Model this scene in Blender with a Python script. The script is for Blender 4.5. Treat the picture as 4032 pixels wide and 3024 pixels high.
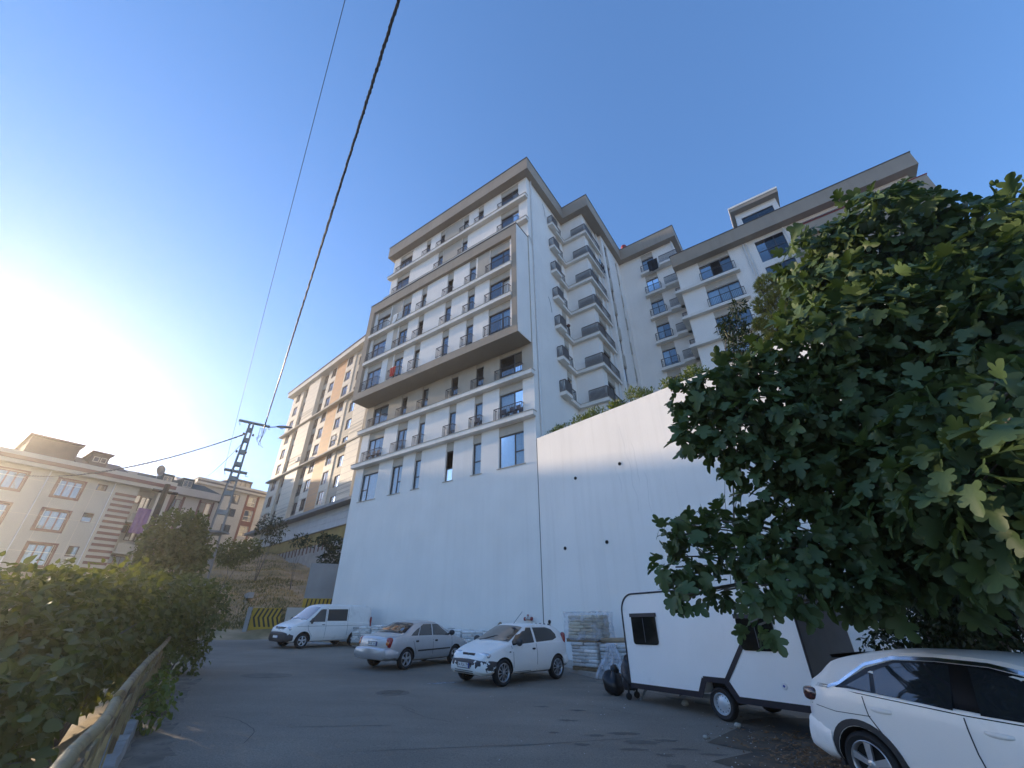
import bpy, bmesh, math, random
from mathutils import Vector, Matrix
R = math.radians
for o in list(bpy.data.objects): bpy.data.objects.remove(o, do_unlink=True)
sc = bpy.context.scene
COL = sc.collection

# ------------------------------------------------------------------ camera
cam_data = bpy.data.cameras.new('camera'); cam = bpy.data.objects.new('camera', cam_data); COL.objects.link(cam)
cam_data.sensor_width = 36.0; cam_data.lens = 14.607; cam_data.clip_start = 0.05; cam_data.clip_end = 3000
PITCH, ROLL = R(30.08), R(-0.45)
_r = Vector((1, 0, 0)); _f = Vector((0, math.cos(PITCH), math.sin(PITCH))); _u = Vector((0, -math.sin(PITCH), math.cos(PITCH)))
_r2 = _r*math.cos(ROLL)+_u*math.sin(ROLL); _u2 = -_r*math.sin(ROLL)+_u*math.cos(ROLL)
m = Matrix.Identity(4)
for i in range(3): m[i][0] = _r2[i]; m[i][1] = _u2[i]; m[i][2] = -_f[i]
m[2][3] = 1.8
cam.matrix_world = m
sc.camera = cam
sc.render.resolution_x = 1024; sc.render.resolution_y = 768

# ------------------------------------------------------------------ light
SUN_AZ, SUN_EL = -59.6, 9.8
world = bpy.data.worlds.new('World'); sc.world = world; world.use_nodes = True
nt = world.node_tree; nt.nodes.clear()
sky = nt.nodes.new('ShaderNodeTexSky'); sky.sky_type = 'NISHITA'; sky.sun_disc = False
sky.sun_elevation = R(SUN_EL); sky.sun_rotation = R(SUN_AZ); sky.altitude = 50
sky.air_density = 1.0; sky.dust_density = 0.08; sky.ozone_density = 5.0
bg = nt.nodes.new('ShaderNodeBackground'); bg.inputs[1].default_value = 0.15
wo = nt.nodes.new('ShaderNodeOutputWorld')
wb = nt.nodes.new('ShaderNodeMixRGB'); wb.blend_type = 'MULTIPLY'; wb.inputs[0].default_value = 1; wb.inputs[2].default_value = (1.30, .985, .95, 1)
gm = nt.nodes.new('ShaderNodeGamma'); gm.inputs[1].default_value = .8; nt.links.new(sky.outputs[0], gm.inputs[0]); nt.links.new(gm.outputs[0], wb.inputs[1]); hs = nt.nodes.new('ShaderNodeHueSaturation'); hs.inputs['Saturation'].default_value = 1.15; nt.links.new(wb.outputs[0], hs.inputs['Color']); nt.links.new(hs.outputs[0], bg.inputs[0]); nt.links.new(bg.outputs[0], wo.inputs[0])
sd = bpy.data.lights.new('sun', 'SUN'); sd.energy = 2.3; sd.angle = R(1.1); sd.color = (1.0, 0.78, 0.52)
sun = bpy.data.objects.new('sun', sd); COL.objects.link(sun)
_sdir = Vector((math.sin(R(SUN_AZ))*math.cos(R(SUN_EL)), math.cos(R(SUN_AZ))*math.cos(R(SUN_EL)), math.sin(R(SUN_EL))))
sun.rotation_euler = _sdir.to_track_quat('Z', 'Y').to_euler()
sun.location = _sdir*200
sc.view_settings.view_transform = 'Standard'; sc.view_settings.look = 'None'
sc.view_settings.exposure = 1.85; sc.view_settings.gamma = 1.0; sc.view_settings.use_curve_mapping = False

try:
    cy = sc.cycles; cy.max_bounces = 8; cy.diffuse_bounces = 3; cy.glossy_bounces = 3; cy.transmission_bounces = 4; cy.transparent_max_bounces = 12
except Exception: pass
# ------------------------------------------------------------------ helpers
rnd = random.Random(7)
class MB:
    def __init__(s): s.v = []; s.f = []; s.mi = []; s.cur = 0; s.T = None
    def pt(s, a, b, c):
        s.v.append(s.T(a, b, c) if s.T else (a, b, c)); return len(s.v)-1
    def face(s, idx): s.f.append(tuple(idx)); s.mi.append(s.cur)
    def poly(s, pts): s.face([s.pt(*q) for q in pts])
    def box(s, a0, a1, b0, b1, c0, c1):
        i = [s.pt(a, b, c) for c in (c0, c1) for b in (b0, b1) for a in (a0, a1)]
        for q in ((0,2,3,1),(4,5,7,6),(0,1,5,4),(2,6,7,3),(0,4,6,2),(1,3,7,5)): s.face([i[k] for k in q])
        return s
    def prism(s, poly, z0, z1):
        n = len(poly); a = [s.pt(x, y, z0) for x, y in poly]; b = [s.pt(x, y, z1) for x, y in poly]
        s.face(a[::-1]); s.face(b)
        for k in range(n): s.face((a[k], a[(k+1) % n], b[(k+1) % n], b[k]))
        return s
    def tube(s, pts, r, seg=6, cap=True):
        pts = [Vector(q) for q in pts]; rs = r if isinstance(r, (list, tuple)) else [r]*len(pts)
        rings = []; up = None
        for k, q in enumerate(pts):
            d = (pts[min(k+1, len(pts)-1)]-pts[max(k-1, 0)])
            if d.length < 1e-9: d = Vector((0, 0, 1))
            d.normalize()
            if up is None:
                up = Vector((0, 0, 1)) if abs(d.z) < .9 else Vector((1, 0, 0))
            a = d.cross(up)
            if a.length < 1e-6: a = d.cross(Vector((0, 1, 0)))
            a.normalize(); b = a.cross(d); up = b
            rings.append([s.pt(*(q+(a*math.cos(2*math.pi*j/seg)+b*math.sin(2*math.pi*j/seg))*rs[k])) for j in range(seg)])
        for k in range(len(rings)-1):
            for j in range(seg):
                s.face((rings[k][j], rings[k][(j+1) % seg], rings[k+1][(j+1) % seg], rings[k+1][j]))
        if cap: s.face(rings[0][::-1]); s.face(rings[-1])
        return s
    def bar(s, p, q, w, h=None):
        return s.tube([p, q], (w)*.7071, 4)
    def lathe(s, prof, seg=24, axis='y', c=(0, 0, 0), close=False):
        rings = []
        for r, a in prof:
            ring = []
            for j in range(seg):
                t = 2*math.pi*j/seg; x, z = r*math.cos(t), r*math.sin(t)
                q = (x, a, z) if axis == 'y' else ((a, x, z) if axis == 'x' else (x, z, a))
                ring.append(s.pt(q[0]+c[0], q[1]+c[1], q[2]+c[2]))
            rings.append(ring)
        n = len(rings)
        for k in range(n if close else n-1):
            for j in range(seg):
                A, B = rings[k], rings[(k+1) % n]
                s.face((A[j], A[(j+1) % seg], B[(j+1) % seg], B[j]))
        return s
    def mesh(s, name, mats, smooth=False, angle=None):
        me = bpy.data.meshes.new(name); me.from_pydata(s.v, [], s.f)
        if not isinstance(mats, (list, tuple)): mats = [mats]
        for q in mats: me.materials.append(q)
        if len(mats) > 1: me.polygons.foreach_set('material_index', s.mi)
        if smooth:
            me.polygons.foreach_set('use_smooth', [True]*len(me.polygons))
            if angle: me.set_sharp_from_angle(angle=R(angle))
        me.update(); return me
    def build(s, name, mats, parent=None, smooth=False, angle=None, fix=True):
        me = s.mesh(name, mats, smooth, angle)
        if fix:
            bm = bmesh.new(); bm.from_mesh(me); bmesh.ops.recalc_face_normals(bm, faces=bm.faces); bm.to_mesh(me); bm.free()
        return ob(name, me, parent)
def ob(name, me, parent=None, loc=None, rz=None):
    o = bpy.data.objects.new(name, me); COL.objects.link(o)
    if parent: o.parent = parent
    if loc is not None: o.location = loc
    if rz is not None: o.rotation_euler = (0, 0, rz)
    return o
def tag(o, label=None, cat=None, group=None, kind=None):
    if label: o['label'] = label
    if cat: o['category'] = cat
    if group: o['group'] = group
    if kind: o['kind'] = kind
    return o
def thing(name, label, cat, loc=(0, 0, 0), rz=0, group=None):
    o = ob(name, None, None, loc, rz); o.empty_display_size = .3
    return tag(o, label, cat, group)
def copy_tree(o, parent=None):
    c = o.copy(); COL.objects.link(c); c.parent = parent
    for ch in list(o.children): copy_tree(ch, c)
    return c
def gz(x, y): return -.12-.0296*x+.0261*y

# ------------------------------------------------------------------ materials
def M(name, col, rough=.8, var=.1, vs=1.5, bump=0., bs=60., streak=0., metal=0., spec=.5, coat=0., col2=None, dirt=None, det=4, sc3=None, trans=0.):
    mt = bpy.data.materials.new(name); mt.use_nodes = True; n = mt.node_tree; L = n.links
    b = n.nodes['Principled BSDF']
    b.inputs['Roughness'].default_value = rough; b.inputs['Metallic'].default_value = metal
    b.inputs['Specular IOR Level'].default_value = spec; b.inputs['Coat Weight'].default_value = coat; b.inputs['Coat Roughness'].default_value = .06
    tc = n.nodes.new('ShaderNodeTexCoord')
    src = tc.outputs['Object']
    if sc3:
        mp = n.nodes.new('ShaderNodeMapping'); mp.inputs['Scale'].default_value = sc3; L.new(src, mp.inputs[0]); srcm = mp.outputs[0]
    else: srcm = src
    c1 = tuple(max(0, q*(1-var)) for q in col)+(1,); c2 = (tuple(q*(1+var) for q in col) if col2 is None else tuple(col2))+(1,)
    nz = n.nodes.new('ShaderNodeTexNoise'); nz.inputs['Scale'].default_value = vs; nz.inputs['Detail'].default_value = det; L.new(srcm, nz.inputs['Vector'])
    mr = n.nodes.new('ShaderNodeMapRange'); mr.inputs['From Min'].default_value = .3; mr.inputs['From Max'].default_value = .7; L.new(nz.outputs[0], mr.inputs[0])
    mx = n.nodes.new('ShaderNodeMixRGB'); mx.inputs[1].default_value = c1; mx.inputs[2].default_value = c2; L.new(mr.outputs[0], mx.inputs[0])
    out = mx.outputs[0]
    if streak:
        mp = n.nodes.new('ShaderNodeMapping'); mp.inputs['Scale'].default_value = (2.2, 2.2, .07); L.new(src, mp.inputs[0])
        n2 = n.nodes.new('ShaderNodeTexNoise'); n2.inputs['Scale'].default_value = 1.6; n2.inputs['Detail'].default_value = 6; n2.inputs['Roughness'].default_value = .65; L.new(mp.outputs[0], n2.inputs['Vector'])
        m2 = n.nodes.new('ShaderNodeMapRange'); m2.inputs['From Min'].default_value = .48; m2.inputs['From Max'].default_value = .78; m2.inputs['To Max'].default_value = streak; L.new(n2.outputs[0], m2.inputs[0])
        x2 = n.nodes.new('ShaderNodeMixRGB'); x2.inputs[2].default_value = (col[0]*.55, col[1]*.52, col[2]*.47, 1); L.new(m2.outputs[0], x2.inputs[0]); L.new(out, x2.inputs[1]); out = x2.outputs[0]
    if dirt:
        n3 = n.nodes.new('ShaderNodeTexNoise'); n3.inputs['Scale'].default_value = dirt[1]; n3.inputs['Detail'].default_value = 5; L.new(src, n3.inputs['Vector'])
        m3 = n.nodes.new('ShaderNodeMapRange'); m3.inputs['From Min'].default_value = dirt[2]; m3.inputs['From Max'].default_value = dirt[2]+.12; m3.inputs['To Max'].default_value = dirt[3]; L.new(n3.outputs[0], m3.inputs[0])
        x3 = n.nodes.new('ShaderNodeMixRGB'); x3.inputs[2].default_value = tuple(dirt[0])+(1,); L.new(m3.outputs[0], x3.inputs[0]); L.new(out, x3.inputs[1]); out = x3.outputs[0]
    L.new(out, b.inputs['Base Color'])
    if bump:
        n4 = n.nodes.new('ShaderNodeTexNoise'); n4.inputs['Scale'].default_value = bs; n4.inputs['Detail'].default_value = 3; L.new(src, n4.inputs['Vector'])
        bp = n.nodes.new('ShaderNodeBump'); bp.inputs['Strength'].default_value = bump; bp.inputs['Distance'].default_value = .02; L.new(n4.outputs[0], bp.inputs['Height']); L.new(bp.outputs[0], b.inputs['Normal'])
    return mt
def leaf_mat(name, c1, c2, trans=.35, rough=.5, vs=3.0, spec=.4):
    mt = bpy.data.materials.new(name); mt.use_nodes = True; n = mt.node_tree; L = n.links; n.nodes.clear()
    out = n.nodes.new('ShaderNodeOutputMaterial'); b = n.nodes.new('ShaderNodeBsdfPrincipled'); t = n.nodes.new('ShaderNodeBsdfTranslucent'); mx = n.nodes.new('ShaderNodeMixShader')
    b.inputs['Roughness'].default_value = rough; b.inputs['Specular IOR Level'].default_value = spec; mx.inputs[0].default_value = trans
    g = n.nodes.new('ShaderNodeNewGeometry'); tc = n.nodes.new('ShaderNodeTexCoord')
    nz = n.nodes.new('ShaderNodeTexNoise'); nz.inputs['Scale'].default_value = vs; nz.inputs['Detail'].default_value = 2; L.new(g.outputs['Position'], nz.inputs['Vector'])
    ri = n.nodes.new('ShaderNodeMath'); ri.operation = 'MULTIPLY_ADD'; ri.inputs[1].default_value = .5; L.new(g.outputs['Random Per Island'], ri.inputs[0]); 
    ms = n.nodes.new('ShaderNodeMath'); ms.operation = 'MULTIPLY'; ms.inputs[1].default_value = .5; L.new(nz.outputs[0], ms.inputs[0]); L.new(ms.outputs[0], ri.inputs[2])
    c = n.nodes.new('ShaderNodeMixRGB'); c.inputs[1].default_value = tuple(c1)+(1,); c.inputs[2].default_value = tuple(c2)+(1,); L.new(ri.outputs[0], c.inputs[0])
    t2 = n.nodes.new('ShaderNodeMixRGB'); t2.blend_type = 'MULTIPLY'; t2.inputs[0].default_value = 1; t2.inputs[2].default_value = (1.5, 1.45, .55, 1); L.new(c.outputs[0], t2.inputs[1])
    L.new(c.outputs[0], b.inputs['Base Color']); L.new(t2.outputs[0], t.inputs['Color']); L.new(b.outputs[0], mx.inputs[1]); L.new(t.outputs[0], mx.inputs[2]); L.new(mx.outputs[0], out.inputs[0])
    return mt
def glass_mat(name, tint=(.6, .68, .75), refl=.12, rough=.02):
    mt = bpy.data.materials.new(name); mt.use_nodes = True; n = mt.node_tree; L = n.links; n.nodes.clear()
    out = n.nodes.new('ShaderNodeOutputMaterial'); a = n.nodes.new('ShaderNodeBsdfTransparent'); a.inputs[0].default_value = tuple(tint)+(1,)
    g = n.nodes.new('ShaderNodeBsdfGlossy'); g.inputs['Roughness'].default_value = rough; g.inputs[0].default_value = (.95, .97, 1, 1)
    fr = n.nodes.new('ShaderNodeFresnel'); fr.inputs[0].default_value = 1.5
    ad = n.nodes.new('ShaderNodeMath'); ad.operation = 'ADD'; ad.use_clamp = True; ad.inputs[1].default_value = refl; L.new(fr.outputs[0], ad.inputs[0])
    mx = n.nodes.new('ShaderNodeMixShader'); L.new(ad.outputs[0], mx.inputs[0]); L.new(a.outputs[0], mx.inputs[1]); L.new(g.outputs[0], mx.inputs[2]); L.new(mx.outputs[0], out.inputs[0])
    return mt
def obj_random(mt, lo, hi):
    n = mt.node_tree; b = n.nodes['Principled BSDF']; src = b.inputs['Base Color'].links[0].from_socket
    oi = n.nodes.new('ShaderNodeObjectInfo'); mr = n.nodes.new('ShaderNodeMapRange'); mr.inputs['To Min'].default_value = lo; mr.inputs['To Max'].default_value = hi; n.links.new(oi.outputs['Random'], mr.inputs[0])
    hs = n.nodes.new('ShaderNodeHueSaturation'); n.links.new(mr.outputs[0], hs.inputs['Value']); n.links.new(src, hs.inputs['Color']); n.links.new(hs.outputs[0], b.inputs['Base Color'])
def speckle(mt, scale, lo, hi, mapsc=None):
    n = mt.node_tree; b = n.nodes['Principled BSDF']; src = b.inputs['Base Color'].links[0].from_socket
    tc = n.nodes.new('ShaderNodeTexCoord'); nz = n.nodes.new('ShaderNodeTexNoise'); nz.inputs['Scale'].default_value = scale; nz.inputs['Detail'].default_value = 3; v = tc.outputs['Object']
    if mapsc:
        mp = n.nodes.new('ShaderNodeMapping'); mp.inputs['Scale'].default_value = mapsc[:3]; mp.inputs['Rotation'].default_value = (0, 0, mapsc[3]); n.links.new(v, mp.inputs[0]); v = mp.outputs[0]
    n.links.new(v, nz.inputs['Vector'])
    mr = n.nodes.new('ShaderNodeMapRange'); mr.inputs['From Min'].default_value = .3; mr.inputs['From Max'].default_value = .7; mr.inputs['To Min'].default_value = lo; mr.inputs['To Max'].default_value = hi; n.links.new(nz.outputs[0], mr.inputs[0])
    hs = n.nodes.new('ShaderNodeHueSaturation'); n.links.new(mr.outputs[0], hs.inputs['Value']); n.links.new(src, hs.inputs['Color']); n.links.new(hs.outputs[0], b.inputs['Base Color'])
def emit_mat(name, col, s):
    mt = bpy.data.materials.new(name); mt.use_nodes = True; n = mt.node_tree; n.nodes.clear()
    out = n.nodes.new('ShaderNodeOutputMaterial'); e = n.nodes.new('ShaderNodeEmission'); e.inputs[0].default_value = tuple(col)+(1,); e.inputs[1].default_value = s; n.links.new(e.outputs[0], out.inputs[0]); return mt
WHITE = M('white_stucco', (.87, .83, .775), .9, .04, .5, .25, 90, .10)
WHITEC = M('white_concrete', (.88, .84, .785), .9, .04, .35, .2, 60, .16, dirt=((.6, .56, .5), .8, .66, .2))
TAUPE = M('taupe_stucco', (.36, .30, .235), .9, .07, .6, .2, 80, .22)
TAUPEG = M('grey_taupe_panel', (.48, .43, .36), .9, .06, .8, .2, 90, .15)
LEDGE = M('ledge_render', (.82, .775, .71), .9, .06, .8, .15, 90, .25)
FRAME = M('dark_aluminium', (.085, .075, .07), .45, .1, 3)
RAIL = M('railing_paint', (.075, .066, .062), .5, .1, 4)
GRILLE = M('grille_paint', (.13, .12, .118), .55, .08, 4)
GLASS = glass_mat('window_glass', (.62, .72, .8), .16)
DGLASS = glass_mat('dark_curtain_glass', (.10, .13, .2), .06)
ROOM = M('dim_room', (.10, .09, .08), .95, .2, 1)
CURT = M('curtain_cloth', (.62, .70, .74), .9, .08, 6)
CURTW = M('sheer_cloth', (.80, .80, .78), .9, .06, 6)
PIPE = M('pipe_white', (.72, .71, .69), .5, .05, 3)
METAL = M('galvanised_metal', (.35, .36, .36), .45, .15, 6, metal=.7)
BLACK = M('black_rubber', (.012, .012, .013), .7, .2, 8)
BPLAS = M('black_plastic', (.03, .03, .032), .55, .1, 8)
CONC = M('grey_concrete', (.38, .355, .32), .92, .14, 1.2, .4, 40, .35, dirt=((.2, .19, .17), 3, .62, .5))
# ------------------------------------------------------------------ terrain, road, pavement
UX, UY = -.82303, .56800          # along the facade, to the left
WX, WY = .56800, .82303           # away from the street, through the building
CX, CY = 1.36, 22.15              # right front corner of the apartment block
def fpt(u, n, z=0): return (UX*(u+11.466)+WX*n, UY*(u+11.466)+WY*n, z)
def sstep(a, b, t):
    t = max(0, min(1, (t-a)/(b-a))); return t*t*(3-2*t)
def terrain(x, y):
    s = -.75*x+.66*y
    z = -.12+.0394*max(-60, min(s, 42))
    tt = x*-.454+y*.891
    u = x*UX+y*UY-11.466; n = x*WX+y*WY
    if n > 16.5 or u > 17:
        w = sstep(16.7, 18.0, u) if n > 16.5 else sstep(17, 20, u)
        e = .22*max(0, min(tt, 36)-33)+.235*max(0, min(tt, 74)-36)+.05*max(0, tt-74)
        e += .25*math.sin(x*.9)*math.sin(y*.7+x*.3)*min(1, e)+.1*math.sin(x*2.3+1)*math.sin(y*2.1)*min(1, e)
        z += e*w
    # the ground falls away behind the railing
    l = (x+4.6)*.829+(y-6.2)*.559
    if l < -.45 and tt < 36: z -= 1.2*sstep(.45, 2.5, -l)*(1-sstep(30, 36, tt))
    return z
mb = MB(); xs = []
def axis(lo, hi, fine_lo, fine_hi, f):
    a = []; q = fine_lo; 
    while q <= fine_hi: a.append(q); q += f
    st = f; q = fine_lo
    while q > lo: st *= 1.35; q -= st; a.insert(0, q)
    st = f; q = a[-1]
    while q < hi: st *= 1.35; q += st; a.append(q)
    return a
gxs = axis(-900, 900, -46, 14, .8); gys = axis(-400, 1500, -4, 76, .8)
idx = {}
for j, y in enumerate(gys):
    for i, x in enumerate(gxs): idx[i, j] = mb.pt(x, y, terrain(x, y)-.03)
for j in range(len(gys)-1):
    for i in range(len(gxs)-1): mb.face((idx[i, j], idx[i+1, j], idx[i+1, j+1], idx[i, j+1]))
DRY = M('dry_grass_soil', (.36, .27, .165), .95, .25, .5, .8, 14, dirt=((.12, .115, .05), .33, .5, .7), det=6)
tag(mb.build('ground', DRY, smooth=True, fix=False), kind='structure')
ASPH = M('asphalt', (.235, .20, .16), .85, .2, .28, .6, 200, dirt=((.29, .25, .20), .45, .54, .5), det=9)
speckle(ASPH, 45, .72, 1.28); speckle(ASPH, 1.2, .94, 1.06, (.12, 1.6, 1, R(-35)))
road = [(3.0, -6), (-1.2, -1.0), (-2.45, 2.9), (-4.55, 6.1), (-6.55, 9.15), (-9.5, 14.3), (-13.4, 20.2), (-20.9, 32.2), (-17.4, 31.9), (-13.5, 30.6), (-9.9, 27.9), (-7.56, 25.35), (2.01, 18.37), (2.79, 16.56), (6.6, 16.6), (14, 9), (14, -6)]
mb = MB(); mb.face([mb.pt(x, y, gz(x, y)+.004) for x, y in road])
tag(mb.build('road', ASPH, fix=False), kind='structure')
mb = MB()                                           # pale concrete apron where the ramp meets the road
ap = [(-18.6, 30.2), (-17.4, 31.85), (-13.5, 30.55), (-9.9, 27.85), (-10.6, 27.2), (-14.2, 29.2)]
mb.face([mb.pt(x, y, gz(x, y)+.009) for x, y in ap])
RAMP = M('pale_concrete', (.30, .295, .285), .9, .12, .8, .3, 40)
tag(mb.build('ramp', RAMP, fix=False), kind='structure')
# raised concrete strip carrying the pallets
kl = [(-9.75, 27.75), (-7.56, 25.35), (2.01, 18.37), (2.79, 16.56)]
mb = MB()
back = [fpt(16.4, 18.9)[:2], fpt(.2, 18.9)[:2], (3.4, 20.2), (7.0, 16.5)]
n = len(kl)
fa = [mb.pt(x, y, gz(x, y)-.05) for x, y in kl]; fb = [mb.pt(x, y, gz(x, y)+.125) for x, y in kl]; bb = [mb.pt(x, y, gz(x, y)+.13) for x, y in back]
for k in range(n-1):
    mb.face((fa[k], fa[k+1], fb[k+1], fb[k])); mb.face((fb[k], fb[k+1], bb[k+1], bb[k]))
ec = mb.pt(6.6, 16.3, gz(6.6, 16.3)-.05); et = mb.pt(6.6, 16.3, gz(6.6, 16.3)+.125)
mb.face((fa[-1], ec, et, fb[-1])); mb.face((fb[-1], et, bb[-1]))
tag(mb.build('pavement', CONC, fix=False), kind='structure')
# bare dirt under the fig tree
mb = MB(); rr = random.Random(3); ring = []
for k in range(40):
    t = 2*math.pi*k/40; rx = 5.2+rr.uniform(-.5, .5); ry = 3.7+rr.uniform(-.4, .4)
    ring.append((8.6+rx*math.cos(t), 8.2+ry*math.sin(t)))
mb.face([mb.pt(x, y, gz(x, y)+.009) for x, y in ring])
SOIL = M('bare_soil', (.11, .085, .06), .95, .3, 1.5, .9, 30, dirt=((.045, .045, .045), 1.2, .5, .8), det=7)
tag(mb.build('dirt_verge', SOIL, fix=False), kind='structure')

# ------------------------------------------------------------------ facade helpers
def wall_open(mb, a0, a1, b0, b1, ops, depth=.22):
    """wall face in mb.T coords (a along, b up, c inward) with rectangular openings and their reveals"""
    A = sorted({a0, a1, *[q for o in ops for q in o[:2] if a0 < q < a1]}); B = sorted({b0, b1, *[q for o in ops for q in o[2:4] if b0 < q < b1]})
    for i in range(len(A)-1):
        for j in range(len(B)-1):
            ca, cb = (A[i]+A[i+1])/2, (B[j]+B[j+1])/2
            if any(o[0] < ca < o[1] and o[2] < cb < o[3] for o in ops): continue
            mb.poly([(A[i], B[j], 0), (A[i+1], B[j], 0), (A[i+1], B[j+1], 0), (A[i], B[j+1], 0)])
    for x0, x1, z0, z1 in ops:
        for e in (((x0, z0), (x1, z0)), ((x1, z0), (x1, z1)), ((x1, z1), (x0, z1)), ((x0, z1), (x0, z0))):
            (p, q), (r, s) = e
            mb.poly([(p, q, 0), (r, s, 0), (r, s, depth), (p, q, depth)])
def window(par, T, a0, a1, b0, b1, c=.12, mull=(), trans=None, curtain=None, fr=.05, fmat=None, gmat=None, opened=None):
    """one window: frame mesh with its panes (and a curtain) as sub-parts; mull = a positions (0..1)"""
    f = MB(); f.T = T; d = c+.06
    f.box(a0, a1, b0, b0+fr, c, d); f.box(a0, a1, b1-fr, b1, c, d); f.box(a0, a0+fr, b0+fr, b1-fr, c, d); f.box(a1-fr, a1, b0+fr, b1-fr, c, d)
    ms = [a0+(a1-a0)*q for q in mull]
    for q in ms: f.box(q-fr*.6, q+fr*.6, b0+fr, b1-fr, c-.004, d)
    edges = [a0+fr]+[q for q2 in ms for q in (q2-fr*.6, q2+fr*.6)]+[a1-fr]
    cells = []
    for k in range(0, len(edges), 2):
        l, r = edges[k], edges[k+1]
        if trans and k//2 in trans[0]:
            zt = b0+(b1-b0)*trans[1]; f.box(l, r, zt-fr*.6, zt+fr*.6, c-.002, d)
            cells += [(l, r, b0+fr, zt-fr*.6), (l, r, zt+fr*.6, b1-fr)]
        else: cells.append((l, r, b0+fr, b1-fr))
    w = f.build('window', fmat or FRAME, par)
    for k, (l, r, p, q) in enumerate(cells):
        if opened is not None and k == opened: continue
        g = MB(); g.T = T; g.poly([(l, p, c+.03), (r, p, c+.03), (r, q, c+.03), (l, q, c+.03)]); g.build('pane', gmat or GLASS, w)
    if curtain:
        lo, hi, mt = curtain; g = MB(); g.T = T; n = 22; x0 = a0+(a1-a0)*lo; x1 = a0+(a1-a0)*hi
        ph = rnd.uniform(0, 6); prev = None
        for k in range(n+1):
            x = x0+(x1-x0)*k/n; dz = .035*math.sin(k*1.9+ph)+.015*math.sin(k*.7+ph)
            cur = (g.pt(x, b0+.02, c+.2+dz), g.pt(x, b1-.02, c+.2+dz*.6))
            if prev: g.face((prev[0], cur[0], cur[1], prev[1]))
            prev = cur
        g.build('curtain', mt, w, smooth=True, fix=False)
    return w
_rails = {}
def railing(par, T, a0, a1, z, out=.38, h=.86, ret=True, mat=None, step=.12, back=0.0):
    """flat-bar railing standing on a ledge in front of a French window: top and bottom rails, balusters, returns"""
    g = MB(); g.T = T; c0 = -out; t = .022
    g.box(a0, a1, z+h-.035, z+h, c0-.02, c0+.03); g.box(a0, a1, z+.07, z+.095, c0-.01, c0+.015)
    n = max(2, round((a1-a0)/step))
    for k in range(n+1):
        a = a0+(a1-a0)*k/n; w = .009 if 0 < k < n else .016
        g.box(a-w, a+w, z if k in (0, n) else z+.08, z+h-.03, c0-.008, c0+.012)
    if ret:
        for a in (a0, a1):
            g.box(a-.018, a+.018, z+h-.034, z+h-.001, c0+.03, back); g.box(a-.01, a+.01, z+.07, z+.095, c0+.015, back)
            for q in (.33, .66): g.box(a-.008, a+.008, z+.08, z+h-.03, c0+(back-c0)*q-.008, c0+(back-c0)*q+.008)
    return g.build('railing', mat or RAIL, par)
def grille(par, T, a0, a1, z, c, h=.92, mat=None):
    """balcony guard: dark slats set close in a frame, seen almost solid"""
    g = MB(); g.T = T
    g.box(a0, a1, z+h-.05, z+h, c-.025, c+.025); g.box(a0, a1, z+.0, z+.05, c-.025, c+.025); 
    for a in (a0, a1): g.box(a-.022, a+.022, z+.05, z+h-.05, c-.022, c+.022)
    n = max(2, int((a1-a0)/.085))
    for k in range(1, n):
        a = a0+(a1-a0)*k/n; g.box(a-.026, a+.026, z+.05, z+h-.05, c-.012, c+.012)
    return g.build('balcony_guard', mat or GRILLE, par)

# ------------------------------------------------------------------ the tall apartment block
bld = thing('apartment_building', 'tall white and taupe apartment block with a projecting taupe box frame', 'building', (CX, CY, 0), R(-34.61))
FL = lambda j: 12.69+2.855*(j-1)          # floor level of row j (ledge top)
TOP = lambda j: 11.76+2.855*j             # window head of row j
COLS = dict(A=(13.8, 15.65), B=(11.18, 12.3), C=(9.33, 9.97), D=(6.36, 7.03), E=(4.03, 4.72), F=(.84, 2.68), b=(11.62, 12.26), c=(11.25, 11.87), e=(4.62, 5.26))
TF = lambda a, b, c: (a, c, b)
TBX = lambda a, b, c: (a, c-1.33, b)
rows = {0: 'ABCDEF', 1: 'ABCDEF', 2: 'AbCDEF', 7: 'ACDF', 8: 'AcCDeF'}
lh = lambda j: FL(j+1)-.32                # underside of the ledge above
ops0 = []; 
for j, cs in rows.items():
    for k in cs:
        u0, u1 = COLS[k]
        ops0.append((-u1, -u0, FL(j) if j else 9.73, lh(j) if j < 8 else 35.2))
mb = MB(); mb.T = TF
wall_open(mb, -16.54, 0, -1.5, 15.23, [o for o in ops0 if o[3] < 15.5], .2)
mb.build('wall', WHITE, bld); mb = MB(); mb.T = TF
wall_open(mb, -16.54, 0, 28, 35.34, [o for o in ops0 if o[2] > 28], .2)
mb.build('wall', WHITE, bld)
mb = MB(); mb.T = TF                      # taupe storey under the box
wall_open(mb, -16.54, 0, 15.23, 28, [o for o in ops0 if 15.2 < o[2] < 20], .2)
mb.build('wall', TAUPEG, bld)
mb = MB(); mb.T = lambda a, b, c: (-16.54, a, b)
mb.poly([(0, -1.5, 0), (24, -1.5, 0), (24, 35.34, 0), (0, 35.34, 0)]); mb.build('wall', WHITE, bld)
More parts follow.
